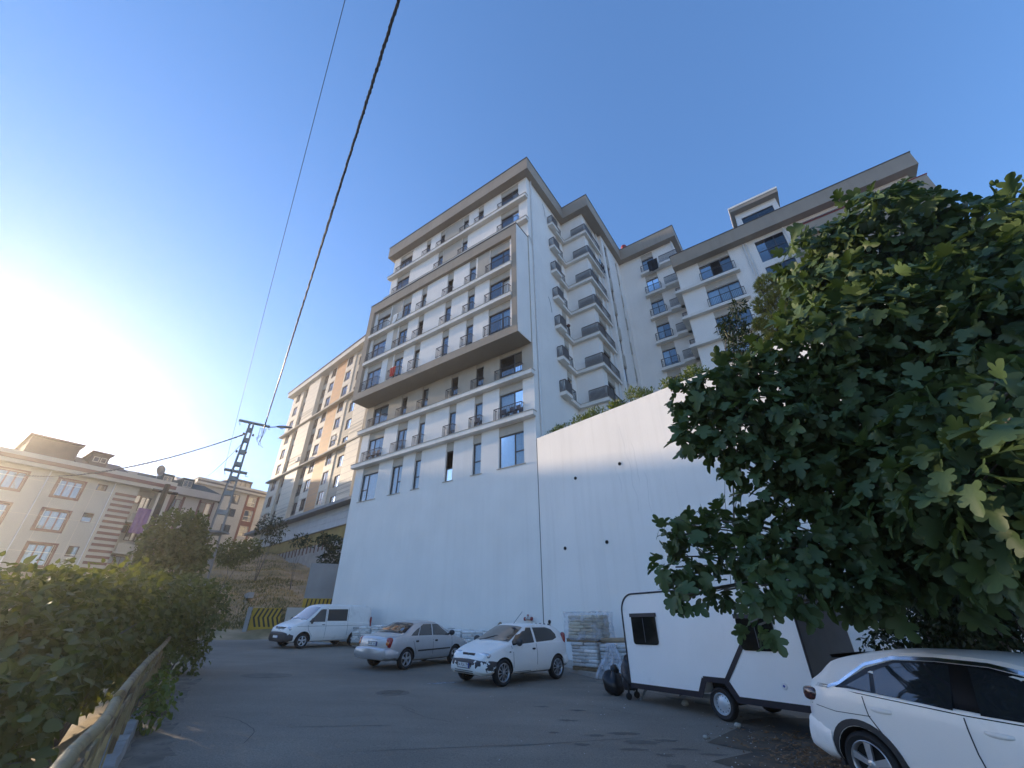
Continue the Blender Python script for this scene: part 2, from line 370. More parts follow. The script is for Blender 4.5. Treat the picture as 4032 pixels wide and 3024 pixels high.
# dim interior behind the front windows
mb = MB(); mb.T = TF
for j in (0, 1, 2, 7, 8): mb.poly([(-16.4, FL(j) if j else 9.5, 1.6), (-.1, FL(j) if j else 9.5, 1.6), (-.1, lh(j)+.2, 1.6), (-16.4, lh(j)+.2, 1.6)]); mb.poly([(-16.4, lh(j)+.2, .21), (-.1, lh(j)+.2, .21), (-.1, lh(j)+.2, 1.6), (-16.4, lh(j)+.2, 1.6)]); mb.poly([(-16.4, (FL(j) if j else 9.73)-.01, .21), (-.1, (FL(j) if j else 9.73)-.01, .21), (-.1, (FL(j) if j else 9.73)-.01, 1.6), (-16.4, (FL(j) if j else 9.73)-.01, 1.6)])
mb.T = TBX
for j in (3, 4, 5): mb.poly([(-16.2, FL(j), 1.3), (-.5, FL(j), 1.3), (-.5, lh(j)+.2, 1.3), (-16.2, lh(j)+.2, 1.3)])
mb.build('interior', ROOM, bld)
def frontwin(T, j, k, z0, z1):
    u0, u1 = COLS[k]; a0, a1 = -u1, -u0
    top = TOP(j); p = MB(); p.T = T; p.box(a0+.002, a1-.002, top, z1-.002, .05, .15)
    p.build('panel', TAUPEG if j != 2 else TAUPEG, bld)
    big = k in 'AFB'
    cur = None
    if rnd.random() < (.85 if j < 3 else .5):
        cur = ((0, 1) if j == 0 else rnd.choice([(0, .55), (.45, 1), (0, 1), (.6, 1)])) + (rnd.choice([CURT, CURTW]),)
    mull = (.62,) if k == 'F' else (.38,) if k == 'A' else (.55,) if k == 'B' else ()
    tr = None
    if j == 0: tr = ([1] if k in 'FB' else [0], .42)
    opened = None
    if (j, k) == (0, 'D'): opened = 1; cur = None
    if j >= 3 and rnd.random() < .25: opened = 1 if big else 0
    window(bld, T, a0, a1, z0, top, .12, mull, tr, cur, .055, opened=opened)
    if j == 0:
        s = MB(); s.T = T; s.box(a0-.1, a1+.1, z0-.05, z0-.001, -.05, .16); s.build('window_sill', TAUPEG, bld)
    else: railing(bld, T, a0-.18, a1+.06, z0, .3)
for j, cs in rows.items():
    for k in cs: frontwin(TF, j, k, FL(j) if j else 9.73, lh(j) if j < 8 else 35.2)
# ledges of the plain storeys
for j in (1, 2, 7, 8):
    mb = MB(); mb.box(-16.75, .1, -.42, .0-.003, FL(j)-.30, FL(j)-.003); mb.build('ledge', LEDGE, bld)
    mb = MB(); mb.box(-16.79, .14, -.46, -.003, FL(j)-.002, FL(j)+.022); mb.build('ledge_cap', TAUPEG, bld)
# the projecting box: frame ring, inner wall, ledges, windows
bx = MB(); y0, y1 = -1.58, -.004; X0, X1, Z0, Z1 = -16.62, -.11, 17.77, 27.84
bx.box(X0, X1, y0, y1, Z0, Z0+.62); bx.box(X0, X1, y0, y1, Z1-1.0, Z1); bx.box(X0, X0+.62, y0, y1, Z0+.62, Z1-1.0)
bx.box(X1-.42, X1-.02, y0, y1, Z0+.62, Z1-1.0)
bx.build('box_frame', TAUPE, bld)
mb = MB(); mb.box(X1-.02+.001, X1+.03, y0+.03, y1, Z0+.03, Z1-.03); mb.build('box_side', WHITE, bld)
mb = MB(); mb.box(X0-.05, X1+.06, y0-.05, y1, Z1+.001, Z1+.05); mb.build('coping', FRAME, bld)
opsb = []
for j in (3, 4, 5):
    for k in 'ABCDEF':
        u0, u1 = COLS[k]; opsb.append((-u1, -u0, FL(j), lh(j) if j < 5 else Z1-1.01))
mb = MB(); mb.T = TBX; wall_open(mb, X0+.62, X1-.42, Z0+.62, Z1-1.0, opsb, .2); mb.build('wall', WHITE, bld)
for j in (3, 4, 5):
    for k in 'ABCDEF': frontwin(TBX, j, k, FL(j), lh(j) if j < 5 else Z1-1.01)
for j in (4, 5):
    mb = MB(); mb.box(X0+.63, X1-.43, -1.7, -1.334, FL(j)-.30, FL(j)-.003); mb.build('ledge', LEDGE, bld)
    mb = MB(); mb.box(X0+.63, X1-.43, -1.73, -1.334, FL(j)-.002, FL(j)+.022); mb.build('ledge_cap', TAUPEG, bld)
for (j, a0, a1) in ((5, 2.68, 3.9), (5, 12.3, 13.7), (3, 12.4, 13.1), (4, 12.4, 13.0)):   # plain taupe fields between windows
    mb = MB(); mb.T = TBX; mb.box(-a1+.03, -a0-.03, FL(j)+.03, lh(j) if j < 5 else Z1-1.03, -.012, -.001); mb.build('panel', TAUPEG, bld)
for j in (7, 8):
    mb = MB(); mb.T = TF; mb.box(-9.3, -7.06, FL(j)+.03, lh(j) if j < 8 else 35.2, -.012, -.001); mb.build('panel', TAUPEG, bld)
# side wall, step and second side wall
TS = lambda x0: (lambda a, b, c: (x0-c, a, b))
mb = MB(); mb.T = TS(0); sw = [(4.72, 5.48, FL(j)+.0, TOP(j)) for j in range(2, 9)]
wall_open(mb, 0, 6.15, 9.0, 35.34, sw, .25); mb.build('wall', WHITE, bld)
for j in range(2, 9): window(bld, TS(0), 4.72, 5.48, FL(j), TOP(j), .14, (), None, (0, 1, CURT) if j % 2 else None)
for j in range(2, 9): mb = MB(); mb.T = TS(0); mb.box(4.74, 5.46, TOP(j)+.01, lh(j)-.0, -.012, -.001); mb.build('panel', TAUPEG, bld)
mb = MB(); mb.poly([(0, 6.15, 9), (2.2, 6.15, 9), (2.2, 6.15, 35.34), (0, 6.15, 35.34)]); mb.build('wall', WHITE, bld)
mb = MB(); mb.T = TS(2.2); sw2 = [(6.95, 8.45, FL(j), TOP(j)) for j in range(2, 9)]
wall_open(mb, 6.15, 9.5, 9, 35.34, sw2, .2); mb.build('wall', WHITE, bld)
for j in range(2, 9): window(bld, TS(2.2), 6.95, 8.45, FL(j), TOP(j), .12, (.5,), None, (0, .5, CURT) if j % 3 else None)
for j in range(2, 9): mb = MB(); mb.T = TS(2.2); mb.box(6.97, 8.43, TOP(j)+.01, lh(j), -.012, -.001); mb.build('panel', TAUPEG, bld)
mb = MB(); mb.poly([(2.2, 9.5, 9), (2.62, 9.5, 9), (2.62, 9.5, 35.34), (2.2, 9.5, 35.34)]); mb.build('wall', WHITE, bld)
mb = MB(); mb.T = TS(2.62); sw3 = []
for j in range(2, 9): sw3 += [(10.05, 10.8, FL(j)+.35, TOP(j)), (12.95, 13.4, FL(j)+.35, TOP(j))]
wall_open(mb, 9.5, 14.4, 9, 35.34, sw3, .2); mb.build('wall', WHITE, bld)
for o in sw3: window(bld, TS(2.62), *o, .12)
for j in range(2, 8):
    for a0, a1 in ((10.05, 10.8), (12.95, 13.4)): mb = MB(); mb.T = TS(2.62); mb.box(a0, a1, TOP(j)+.02, FL(j+1)+.33, -.012, -.001); mb.build('panel', TAUPEG, bld)
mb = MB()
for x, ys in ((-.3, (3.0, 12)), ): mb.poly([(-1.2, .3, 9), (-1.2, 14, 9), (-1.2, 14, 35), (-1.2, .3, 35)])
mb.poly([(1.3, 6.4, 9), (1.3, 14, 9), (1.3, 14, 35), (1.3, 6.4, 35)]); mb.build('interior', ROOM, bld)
# side balconies: small one on the side wall, wrap-round one on the step
for j in range(2, 9):
    z = FL(j)
    s = MB(); s.prism([(.003, 3.36), (.5, 3.36), (.5, 4.35), (.3, 4.35), (.3, 5.85), (2.5, 5.85), (2.5, 9.35), (2.203, 9.35), (2.203, 6.147), (.003, 6.147)], z-.26, z)
    sl = s.build('balcony_slab', LEDGE, bld)
    t = MB(); t.prism([(.003, 3.34), (.53, 3.34), (.53, 4.35), (.33, 4.35), (.33, 5.82), (2.53, 5.82), (2.53, 9.37), (2.203, 9.37), (2.203, 6.147), (.003, 6.147)], z+.001, z+.02)
    t.build('ledge_cap', TAUPEG, bld)
    grille(bld, lambda a, b, c: (c, a, b), 3.38, 4.32, z+.02, .46)
    grille(bld, lambda a, b, c: (a, c, b), .03, .44, z+.02, 3.40)
    railing(bld, lambda a, b, c: (-c, a, b), 4.4, 5.4, z+.02, .26, .86)
    grille(bld, lambda a, b, c: (a, c, b), 1.05, 2.44, z+.02, 5.90)
    grille(bld, lambda a, b, c: (c, a, b), 5.92, 7.0, z+.02, 2.46)
    railing(bld, lambda a, b, c: (2.2-c, a, b), 7.05, 9.2, z+.02, .26, .86)
# roof: deep taupe eave following the plan
RP = [(-16.95, -.67), (.53, -.67), (.53, 5.55), (3.1, 5.55), (3.1, 13.75), (8.72, 13.75), (8.72, 24), (-16.95, 24)]
mb = MB(); mb.prism(RP, 35.34, 36.78); rf = mb.build('roof', TAUPE, bld)
mb = MB(); RP2 = [(-17.0, -.72), (.58, -.72), (.58, 5.5), (3.15, 5.5), (3.15, 13.7), (8.77, 13.7), (8.77, 24), (-17, 24)]
mb.prism(RP2, 36.781, 36.83); mb.build('coping', FRAME, rf)
VENTR = M('red_vent', (.30, .03, .025), .5, .1, 5)
mb = MB(); mb.lathe([(.02, 0), (.12, 0), (.12, .35), (.26, .42), (.33, .62), (.26, .82), (.02, .92)], 14, 'z', (3.5, 14.3, 36.83)); mb.build('roof_vent', VENTR, rf, smooth=True, angle=40)
# downpipes
def pipe(pts, r=.055):
    g = MB(); g.tube(pts, r, 8)
    for p, q in zip(pts[:-1], pts[1:]):
        if abs(p[2]-q[2]) > 4:
            z = min(p[2], q[2])+2
            while z < max(p[2], q[2]): g.lathe([(r, -.03), (r+.012, -.03), (r+.012, .03), (r, .03)], 8, 'z', (p[0], p[1], z)); z += 2.6
    return g.build('downpipe', PIPE, bld, smooth=True, angle=40)
pipe([(.1, .55, 35.3), (.1, .55, 11.1)])
pipe([(.1, .55, 27.3), (.1, .25, 27.75), (.07, -.1, 27.9)], .05)
pipe([(2.32, 9.05, 35.3), (2.32, 9.05, 11.2)]); pipe([(2.32, 9.3, 35.3), (2.32, 9.3, 11.2)], .035)
g = MB()
for z0, k in ((33.3, 0), (22.3, 1), (11.4, 2)):
    g = MB(); g.tube([(.02, 3.0, z0), (.05, 2.8, z0+.8), (.02, 2.6, z0+1.3)], .012, 5); g.build('cable', BPLAS, bld)
# middle wing facing the street
mb = MB(); mb.T = lambda a, b, c: (a, 14.4+c, b); mw = []
for j in range(2, 9): mw += [(4.95, 6.15, FL(j), TOP(j))]
wall_open(mb, 2.62, 8.25, 9, 35.34, mw, .2); mb.build('wall', WHITE, bld)
TM = lambda a, b, c: (a, 14.4+c, b)
for j in range(2, 9):
    z = FL(j)
    window(bld, TM, 4.95, 6.15, z, TOP(j), .12, (.5,), None, (0, .5, CURT) if j % 3 else (0, 1, CURTW))
    p = MB(); p.T = TM; p.box(4.96, 6.14, TOP(j)+.01, lh(j), -.012, -.001); p.build('panel', TAUPEG, bld)
    s = MB(); s.prism([(4.65, 13.95), (6.7, 13.95), (6.7, 13.7), (8.6, 13.7), (8.6, 14.397), (4.65, 14.397)], z-.26, z); s.build('balcony_slab', LEDGE, bld)
    railing(bld, lambda a, b, c: (a, 14.4+c, b), 4.8, 6.3, z+.003, .38)
    grille(bld, lambda a, b, c: (a, 13.78+c, b), 6.75, 8.5, z+.003, 0)
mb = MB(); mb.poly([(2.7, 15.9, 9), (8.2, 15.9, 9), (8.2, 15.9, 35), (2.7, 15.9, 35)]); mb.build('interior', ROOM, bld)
mb = MB(); mb.T = lambda a, b, c: (8.25-c, a, b); mb.poly([(14.4, 9, 0), (24, 9, 0), (24, 35.34, 0), (14.4, 35.34, 0)]); mb.build('wall', WHITE, bld)
pipe([(8.15, 14.25, 35.3), (8.15, 14.25, 30)])
# right wing, two storeys lower
YW = 12.2; TW = lambda a, b, c: (a, YW+c, b)
ow = [(9.95, 12.45, FL(j), TOP(j)) for j in range(2, 7)]+[(14.42, 16.45, FL(j)-.2, TOP(j)+.15) for j in range(2, 7)]+[(17.5, 23.3, FL(6)+1.6, TOP(6)+.2)]
mb = MB(); mb.T = TW; wall_open(mb, 8.1, 24.4, 9, 29.4, ow, .2); mb.build('wall', WHITE, bld)
mb = MB(); mb.poly([(8.1, YW, 9), (8.1, 24, 9), (8.1, 24, 29.4), (8.1, YW, 29.4)]); mb.poly([(24.4, YW, 9), (24.4, 24, 9), (24.4, 24, 29.4), (24.4, YW, 29.4)]); mb.build('wall', WHITE, bld)
mb = MB(); mb.poly([(8.2, YW+1.5, 9), (24.3, YW+1.5, 9), (24.3, YW+1.5, 29.3), (8.2, YW+1.5, 29.3)]); mb.build('interior', ROOM, bld)
for j in range(2, 7):
    z = FL(j)
    window(bld, TW, 9.95, 12.45, z, TOP(j), .12, (.36, .66), None, (0, 1, CURT) if j in (5, 3) else None, opened=1 if j == 6 else None)
    p = MB(); p.T = TW; p.box(9.97, 12.43, TOP(j)+.01, lh(j) if j < 6 else 29.38, -.012, -.001); p.build('panel', TAUPEG, bld)
    s = MB(); s.prism([(7.6, YW-.42), (12.8, YW-.42), (12.8, YW-.003), (8.097, YW-.003), (8.097, YW+1.9), (7.6, YW+1.9)], z-.26, z); s.build('balcony_slab', LEDGE, bld)
    railing(bld, TW, 9.85, 12.6, z+.003, .36)
    grille(bld, lambda a, b, c: (a, YW+.35+c, b), 7.64, 8.08, z+.003, 0)
    grille(bld, lambda a, b, c: (7.64+c, a, b), YW+.4, YW+1.85, z+.003, 0)
    window(bld, TW, 14.42, 16.45, z-.2, TOP(j)+.15, .06, (.33, .66), ([0, 1, 2], .5), None, .03, gmat=DGLASS)
window(bld, TW, 17.5, 23.3, FL(6)+1.6, TOP(6)+.2, .1, (.2, .4, .6, .8), None, (0, 1, CURTW), .05)
mb = MB(); mb.box(8.0, 24.95, YW-.72, 24, 29.4, 30.72); rf2 = mb.build('roof', TAUPE, bld)
mb = MB(); mb.box(7.95, 25.0, YW-.77, 24, 30.721, 30.77); mb.build('coping', FRAME, rf2)
fx = MB(); fx.box(16.7, 24.5, YW-1.6, YW-.003, 26.4, 27.45); fx.box(16.7, 17.3, YW-1.6, YW-.003, 17.8, 26.4); fx.box(23.9, 24.5, YW-1.6, YW-.003, 17.8, 26.4); fx.box(16.7, 24.5, YW-1.6, YW-.003, 17.2, 17.8)
fx.box(17.31, 23.89, YW-1.3, YW-.01, 17.81, 26.39); fx.build('box_frame', TAUPE, bld)
mb = MB(); mb.box(16.65, 24.55, YW-1.65, YW-.003, 27.451, 27.5); mb.build('coping', VENTR, bld)
pipe([(13.6, YW-.1, 29.3), (13.6, YW-.1, 12)]); pipe([(13.85, YW-.1, 29.3), (13.85, YW-.1, 12)], .04)
pipe([(16.55, YW-.12, 29.3), (16.6, YW-.12, 28.6), (16.6, YW-.12, 27.6)], .05)
# rooftop lift house
ph = MB(); ph.T = lambda a, b, c: (a, 15+c, b); wall_open(ph, 14.1, 17.5, 30.7, 35.6, [(14.5, 17.1, 33.3, 34.9)], .15)
ph.T = None; ph.box(14.1, 14.3, 15.02, 18, 30.7, 35.6); ph.box(17.3, 17.5, 15.02, 18, 30.7, 35.6); ph.build('lift_house', WHITE, rf2)
window(rf2, lambda a, b, c: (a, 15+c, b), 14.5, 17.1, 33.3, 34.9, .08, (.5,), None, None, .04, gmat=DGLASS)
mb = MB(); mb.box(13.8, 17.8, 14.4, 18.2, 35.6, 36.0); mb.build('canopy', TAUPE, rf2)
mb = MB(); mb.box(13.75, 17.85, 14.35, 18.25, 36.001, 36.2); mb.build('coping', WHITE, rf2)
mb = MB(); mb.box(14.4, 17.2, 16.2, 16.3, 31, 35.5); mb.build('interior', ROOM, rf2)
# ceiling lamp seen through the opened window
LAMP = emit_mat('lamp_tube', (1, .95, .85), 6)
mb = MB(); mb.T = TF; mb.box(-6.95, -6.75, 10.55, 10.6, .9, .96); mb.box(-6.5, -6.2, 10.42, 10.46, .7, .74); mb.build('lamp_tube', LAMP, bld)
# laundry and other small things hung on the facade rails
# ------------------------------------------------------------------ retaining wall and terrace
TA = R(136.1); wdx, wdy = math.sin(TA), math.cos(TA)
wrot = math.atan2(wdy, wdx)
rw = thing('retaining_wall', 'tall blank white concrete wall running right from the apartment block', 'wall', (CX, CY, 0), wrot)
mb = MB(); mb.box(.02, 30, 0, .45, -1.5, 11.0); mb.build('wall', WHITEC, rw)
mb = MB(); mb.box(.0, .05, -.004, -.001, -.5, 11.0); mb.build('joint', FRAME, rw)
HOLE = M('drain_hole', (.02, .016, .014), .9, .1, 5); RUST = M('rusty_pipe', (.12, .05, .035), .7, .3, 9)
for t, z in ((2.56, 8.1), (5.16, 8.18), (1.6, 4.92), (3.98, 4.91), (.4, 1.9), (2.95, 1.88)):
    h = MB(); h.lathe([(.001, -.012), (.085, -.012), (.10, -.03), (.115, -.03), (.115, .01)], 14, 'y', (t, 0, z)); h.v = [((q[0]-t)*.68+t, q[1], (q[2]-z)*.68+z) for q in h.v]; h.build('drain_pipe', [HOLE], rw, smooth=True, angle=30)
mb = MB(); mb.box(4.68, 12, -.02, -.001, -.5, 4.62); mb.build('render_patch', WHITEC, rw)
st = MB(); st.box(.37, .44, -.006, -.001, 1.3, 1.84); st.box(.02, .05, -.006, -.001, .5, 1.2); st.build('stain', M('rust_stain', (.45, .36, .30), .9, .2, 6), rw)
# thin hairline cracks
cr = MB(); rr = random.Random(5)
for t0, z0, z1 in ((5.4, 10.0, 6.0), (5.9, 9.0, 7.2), (6.3, 7.5, 5.9), (4.9, 8.2, 7.0)):
    z = z0; t = t0
    while z > z1:
        nt_, nz_ = t+rr.uniform(-.05, .09), z-rr.uniform(.15, .4); w = .006
        cr.poly([(t-w, -.003, z), (t+w, -.003, z), (nt_+w, -.003, nz_), (nt_-w, -.003, nz_)]); t, z = nt_, nz_
cr.build('crack', M('crack_dark', (.66, .63, .58), .9, .1, 5), rw, fix=False)
# red tap and pipe on the block wall
tp = thing('hydrant_outlet', 'small red twin water outlet fixed low on the white wall', 'hydrant', fpt(.71, 19, 2.03), R(-34.61))
REDM = M('red_metal', (.28, .03, .03), .5, .2, 8)
h = MB(); h.tube([(0, 0, 0), (0, -.16, 0)], .05, 10); h.tube([(-.15, -.16, 0), (.15, -.16, 0)], .055, 10); h.tube([(-.02, -.16, .02), (-.02, -.16, .12)], .045, 10); h.build('valve_body', METAL, tp, smooth=True, angle=40)
for s in (-1, 1):
    h = MB(); h.lathe([(.001, 0), (.075, 0), (.075, .07*s), (.001, .07*s)], 12, 'x', (s*.15, -.16, 0)); h.build('cap', REDM, tp)
h = MB(); h.lathe([(.001, .1), (.05, .1), (.05, .15), (.001, .15)], 12, 'z', (-.02, -.16, .03)); h.build('cap', REDM, tp)
ter = MB(); P3 = [(CX+wdx*.3+.2, CY+wdy*.3+.4), (CX+wdx*30+.3, CY+wdy*30+.4), (40, 30), (10, 45), (CX+WX*6, CY+WY*6)]
ter.prism(P3, 9.5, 10.55)
tag(ter.build('terrace', M('terrace_soil', (.12, .10, .06), .95, .3, 1, .5, 20)), kind='structure')
# ------------------------------------------------------------------ tiled apartment block behind on the left
D0, ND = (-.7455, .6665), (.6665, .7455)
fb = thing('apartment_building', 'long cream and orange tiled apartment block catching the low sun', 'building', (ND[0]*25.5, ND[1]*25.5, 0), math.atan2(-D0[1], -D0[0]))
CREAM = M('cream_tile', (.66, .58, .46), .6, .06, .4, .05, 30)
ORANGE = M('orange_tile', (.58, .31, .135), .6, .07, .4, .05, 30)
TAN = M('tan_tile', (.40, .35, .27), .6, .07, .4, .05, 30)
GREYT = M('grey_tile', (.42, .42, .43), .6, .06, .4, .05, 30)
BROWNF = M('brown_frame', (.10, .035, .03), .5, .15, 4)
JOINT = M('tile_joint', (.30, .27, .23), .9, .1, 3)
YEL = M('ochre_paint', (.36, .26, .09), .9, .15, 1, .2, 30, .3)
SH = 2.87; B0 = 15.5
sx = lambda d: -d                       # local x runs to the right
strips = [(81.2, 76.6, CREAM, 0), (76.6, 73.6, TAN, .25), (73.6, 69.0, CREAM, -.35), (69.0, 66.6, TAN, .3), (66.6, 63.7, CREAM, 0), (63.7, 60.3, ORANGE, 0), (60.3, 57.4, CREAM, 0), (57.4, 53.4, TAN, .1), (53.4, 49.8, CREAM, -.5), (49.8, 44, CREAM, .1)]
fcols = [(78.0, 79.7), (74.3, 76.1), (67.3, 68.8), (63.9, 65.5), (58.3, 60.0), (53.7, 56.2)]
for (d0, d1, mt, off) in strips:
    T = (lambda o: (lambda a, b, c: (a, c+o, b)))(off)
    ops = []
    for k, (w0, w1) in enumerate(fcols):
        if d1 <= w0 and w1 <= d0:
            for s in range(9):
                zf = B0+.25+s*SH-(1.3 if k == 5 else 0); h0 = .75 if k != 5 else .9
                ops.append((sx(w1), sx(w0), zf+h0, zf+2.55))
    mb = MB(); mb.T = T; wall_open(mb, sx(d0), sx(d1), B0-.1, 41.4, ops, .22)
    mb.T = None
    for e in (sx(d0), sx(d1)): mb.poly([(e, off, B0), (e, .8, B0), (e, .8, 41.4), (e, off, 41.4)])
    mb.build('wall', mt, fb)
    jn = MB(); jn.T = T                 # open joints between the cladding sheets
    z = B0
    while z < 41.2:
        a = sx(d0)+.05
        cuts = [a]+[q for o in ops if o[2] < z+.01 < o[3] for q in (o[0], o[1])]+[sx(d1)-.05]
        for q in range(0, len(cuts), 2):
            if cuts[q+1]-cuts[q] > .1: jn.poly([(cuts[q], z-.018, -.004), (cuts[q+1], z-.018, -.004), (cuts[q+1], z+.018, -.004), (cuts[q], z+.018, -.004)])
        z += SH/3
    tag(jn.build('joint', JOINT, fb, fix=False), kind='stuff')
    for o in ops:
        wide = o[1]-o[0] > 2.2
        w = window(fb, T, *o, .1, (.25, .5, .75) if wide else (.5,), None, (0, rnd.choice([.5, 1]), CURTW) if rnd.random() < .4 else None, .06, fmat=BROWNF if not wide else FRAME)
        if not wide:
            g = MB(); g.T = T
            g.box(o[0], o[1], o[2]+.55, o[2]+.58, -.03, -.005)
            for q in range(9): a = o[0]+(o[1]-o[0])*q/8; g.box(a-.012, a+.012, o[2]+.02, o[2]+.56, -.025, -.008)
            g.build('railing', RAIL, fb)
mb = MB(); mb.box(sx(81), sx(44), 1.6, 1.7, B0, 41.2); mb.build('interior', ROOM, fb)
for z in (24.0, 32.65):
    mb = MB(); mb.box(sx(81.5), sx(44), -.65, -.02, z-.12, z+.12); mb.build('ledge', TAUPEG, fb)
mb = MB(); mb.box(sx(82.3), sx(44), -.9, 12, 41.4, 42.3); rfb = mb.build('roof', M('pale_eave', (.55, .54, .5), .8, .06, 1), fb)
mb = MB(); mb.box(sx(82.5), sx(44), -1.0, 12, 42.301, 42.55); mb.build('coping', FRAME, rfb)
mb = MB(); mb.poly([(sx(81.2), 0, 10), (sx(81.2), 12, 10), (sx(81.2), 12, 41.4), (sx(81.2), 0, 41.4)]); mb.build('wall', CREAM, fb)
for k, (d0, d1) in enumerate(((73.5, 69.1), (53.3, 49.9))):     # dark shadow-gap bands on the projecting piers
    g = MB(); off = (-.35, -.5)[k]
    for s in range(3):
        for q in range(3): z = B0+1.1+s*SH*3+q*.55; g.box(sx(d0), sx(d1), off-.03, off-.002, z, z+.14)
    tag(g.build('band', TAUPEG, fb), kind='stuff')
# slanted grey soffit slab, tiled plinth, ochre wall and raw concrete at the foot
mb = MB(); mb.box(sx(82.2), sx(44), -1.3, .1, B0-.5, B0-.12); mb.build('soffit_slab', M('grey_soffit', (.27, .27, .27), .85, .1, 1), fb)
PL = M('plinth_tile', (.52, .55, .56), .55, .05, .6)
x = sx(78)
while x < sx(44)-.1:
    for z in (12.6, 13.4, 14.2):
        g = MB(); g.box(x+.02, x+1.18, -.1, .02, z+.015, z+.785); g.build('plinth_tile', PL, fb)
    x += 1.2
mb = MB(); mb.box(sx(78), sx(44), .02, .1, 12.55, 15.02); mb.build('plinth_backing', JOINT, fb)
mb = MB(); mb.box(sx(79), sx(44), .15, .5, 9.0, 12.6); mb.build('ochre_wall', YEL, fb)
mb = MB(); mb.box(sx(73), sx(44), -.9, -.5, 7.0, 10.6); mb.build('concrete_upstand', CONC, fb)
for k in range(16):
    g = MB(); x = sx(68)+k*1.05; g.box(x, x+.16, -.98, -.902, 9.7+.05*(k % 3), 10.7); g.build('rebar_stub', RUST, fb)
# air conditioner boxes on the cream facade
ACM = M('ac_white', (.6, .6, .58), .5, .05, 4)
for d, z in ((57.0, 25.2), (69.0, 24.9)):
    g = thing('air_conditioner', 'boxy white outdoor unit fixed on the orange tiled facade ' + ('nearer the white block' if d < 60 else 'at its middle pier'), 'air conditioner', (ND[0]*24.9+D0[0]*d, ND[1]*24.9+D0[1]*d, z), math.atan2(-D0[1], -D0[0]))
    q = MB(); q.box(-.45, .45, -.35, 0, 0, .65); q.build('casing', ACM, g); q = MB(); q.lathe([(.24, -.36), (.26, -.375), (.26, -.355)], 16, 'y', (-.1, 0, .33)); q.build('fan_guard', GRILLE, g)

# ------------------------------------------------------------------ houses on the left, backlit
LROT = math.atan2(WY, WX)
def left_house(label, c): return thing('apartment_building', label, 'building', (UX*c, UY*c, 0), LROT)
TL = lambda a, b, c: (a, c, b)
BEIGE = M('beige_tile', (.50, .46, .38), .75, .06, .5, .1, 30)
MAROON = M('maroon_paint', (.19, .085, .07), .7, .1, 2)
SHING = M('green_shingle', (.07, .085, .07), .9, .2, 2, .4, 20)
BRROOF = M('brown_sheet', (.13, .085, .07), .8, .15, 2)
DULLC = M('dull_curtain', (.34, .33, .30), .9, .1, 4)
h1 = left_house('beige tiled apartment house with maroon stripes and a wide raised roof block', 55)
w3 = [(3.2, 4.9, 12.1, 13.6), (3.2, 4.9, 9.25, 10.9), (3.2, 4.9, 6.4, 8.1), (7.0, 8.7, 12.1, 13.6), (7.0, 8.7, 9.25, 10.9), (7.2, 8.9, 6.4, 8.1)]
sq = [(9.6, 10.4, 13.2, 13.8), (9.65, 10.4, 10.25, 11.1), (9.75, 10.5, 7.3, 8.2)]
mb = MB(); mb.T = TL; wall_open(mb, 1.2, 12.85, 0, 14.1, w3+sq, .25); mb.T = None; mb.poly([(1.2, 0, 0), (1.2, 11, 0), (1.2, 11, 14.1), (1.2, 0, 14.1)]); mb.build('wall', BEIGE, h1)
mb = MB(); mb.poly([(12.85, 0, 0), (12.85, 1.2, 0), (12.85, 1.2, 14.1), (12.85, 0, 14.1)]); mb.box(12.85, 14.5, 1.2, 1.4, 0, 14.1); mb.box(14.5, 15.4, 0, 1.5, 0, 14.1); mb.poly([(15.4, 0, 0), (15.4, 11, 0), (15.4, 11, 14.1), (15.4, 0, 14.1)]); mb.build('wall', BEIGE, h1)
mb = MB(); mb.box(2.6, 12.8, 1.5, 1.6, 0, 14); mb.build('interior', ROOM, h1)
for o in w3:
    g = MB(); g.T = TL
    a0, a1, z0, z1 = o
    for e in ((a0-.16, a1+.16, z0-.16, z0), (a0-.16, a1+.16, z1, z1+.16), (a0-.16, a0, z0, z1), (a1, a1+.16, z0, z1)): g.box(*e, -.04, -.002)
    g.build('window_surround', MAROON, h1); window(h1, TL, *o, .12, (.34, .67), None, (0, 1, DULLC), .09, fmat=MAROON)
for o in sq: window(h1, TL, *o, .12, (), None, None, .07, fmat=BROWNF)
for k in range(17):
    z = 13.3-k*.52; g = MB(); g.T = TL; g.box(11.15, 12.86, z-.24, z, -.05, -.002); g.build('stripe', MAROON, h1)
for a in (7.1, 8.75, 9.6, 11.0):
    g = MB(); g.T = TL; g.box(a, a+.03, 3, 14, -.006, -.002); g.build('joint', CREAM, h1)
for z0, z1, mt, o in ((14.1, 14.42, BEIGE, -.7), (14.42, 14.75, MAROON, -.78), (14.75, 15.15, BEIGE, -.7)):
    g = MB(); g.box(.9, 15.6, o, 11, z0+.001, z1); g.build('eave_band', mt, h1)
for j in range(3):
    z = 5.2+j*2.87; window(h1, lambda a, b, c: (a, 1.1+c, b), 13.0, 13.5, z+1.9, z+2.7, .0, (), None, None, .06, fmat=MAROON)
    window(h1, lambda a, b, c: (a, 1.1+c, b), 13.55, 14.4, z+1.2, z+2.6, .0, (.5,), None, (0, 1, CURTW), .06, fmat=FRAME)
    g = MB(); g.box(12.9, 14.5, -.1, 1.18, z-.15, z); g.build('balcony_slab', BEIGE, h1); g = MB(); g.box(13.0, 14.5, -.1, -.02, z+.001, z+.75); g.build('balcony_guard', TAN, h1)
g = MB(); g.prism([(1.0, -.5), (15.3, -.5), (15.3, 10.5), (1.0, 10.5)], 15.15, 15.2); g.build('roof_deck', BRROOF, h1)
g = MB()                                                   # pitched brown roof, raised block and dormer
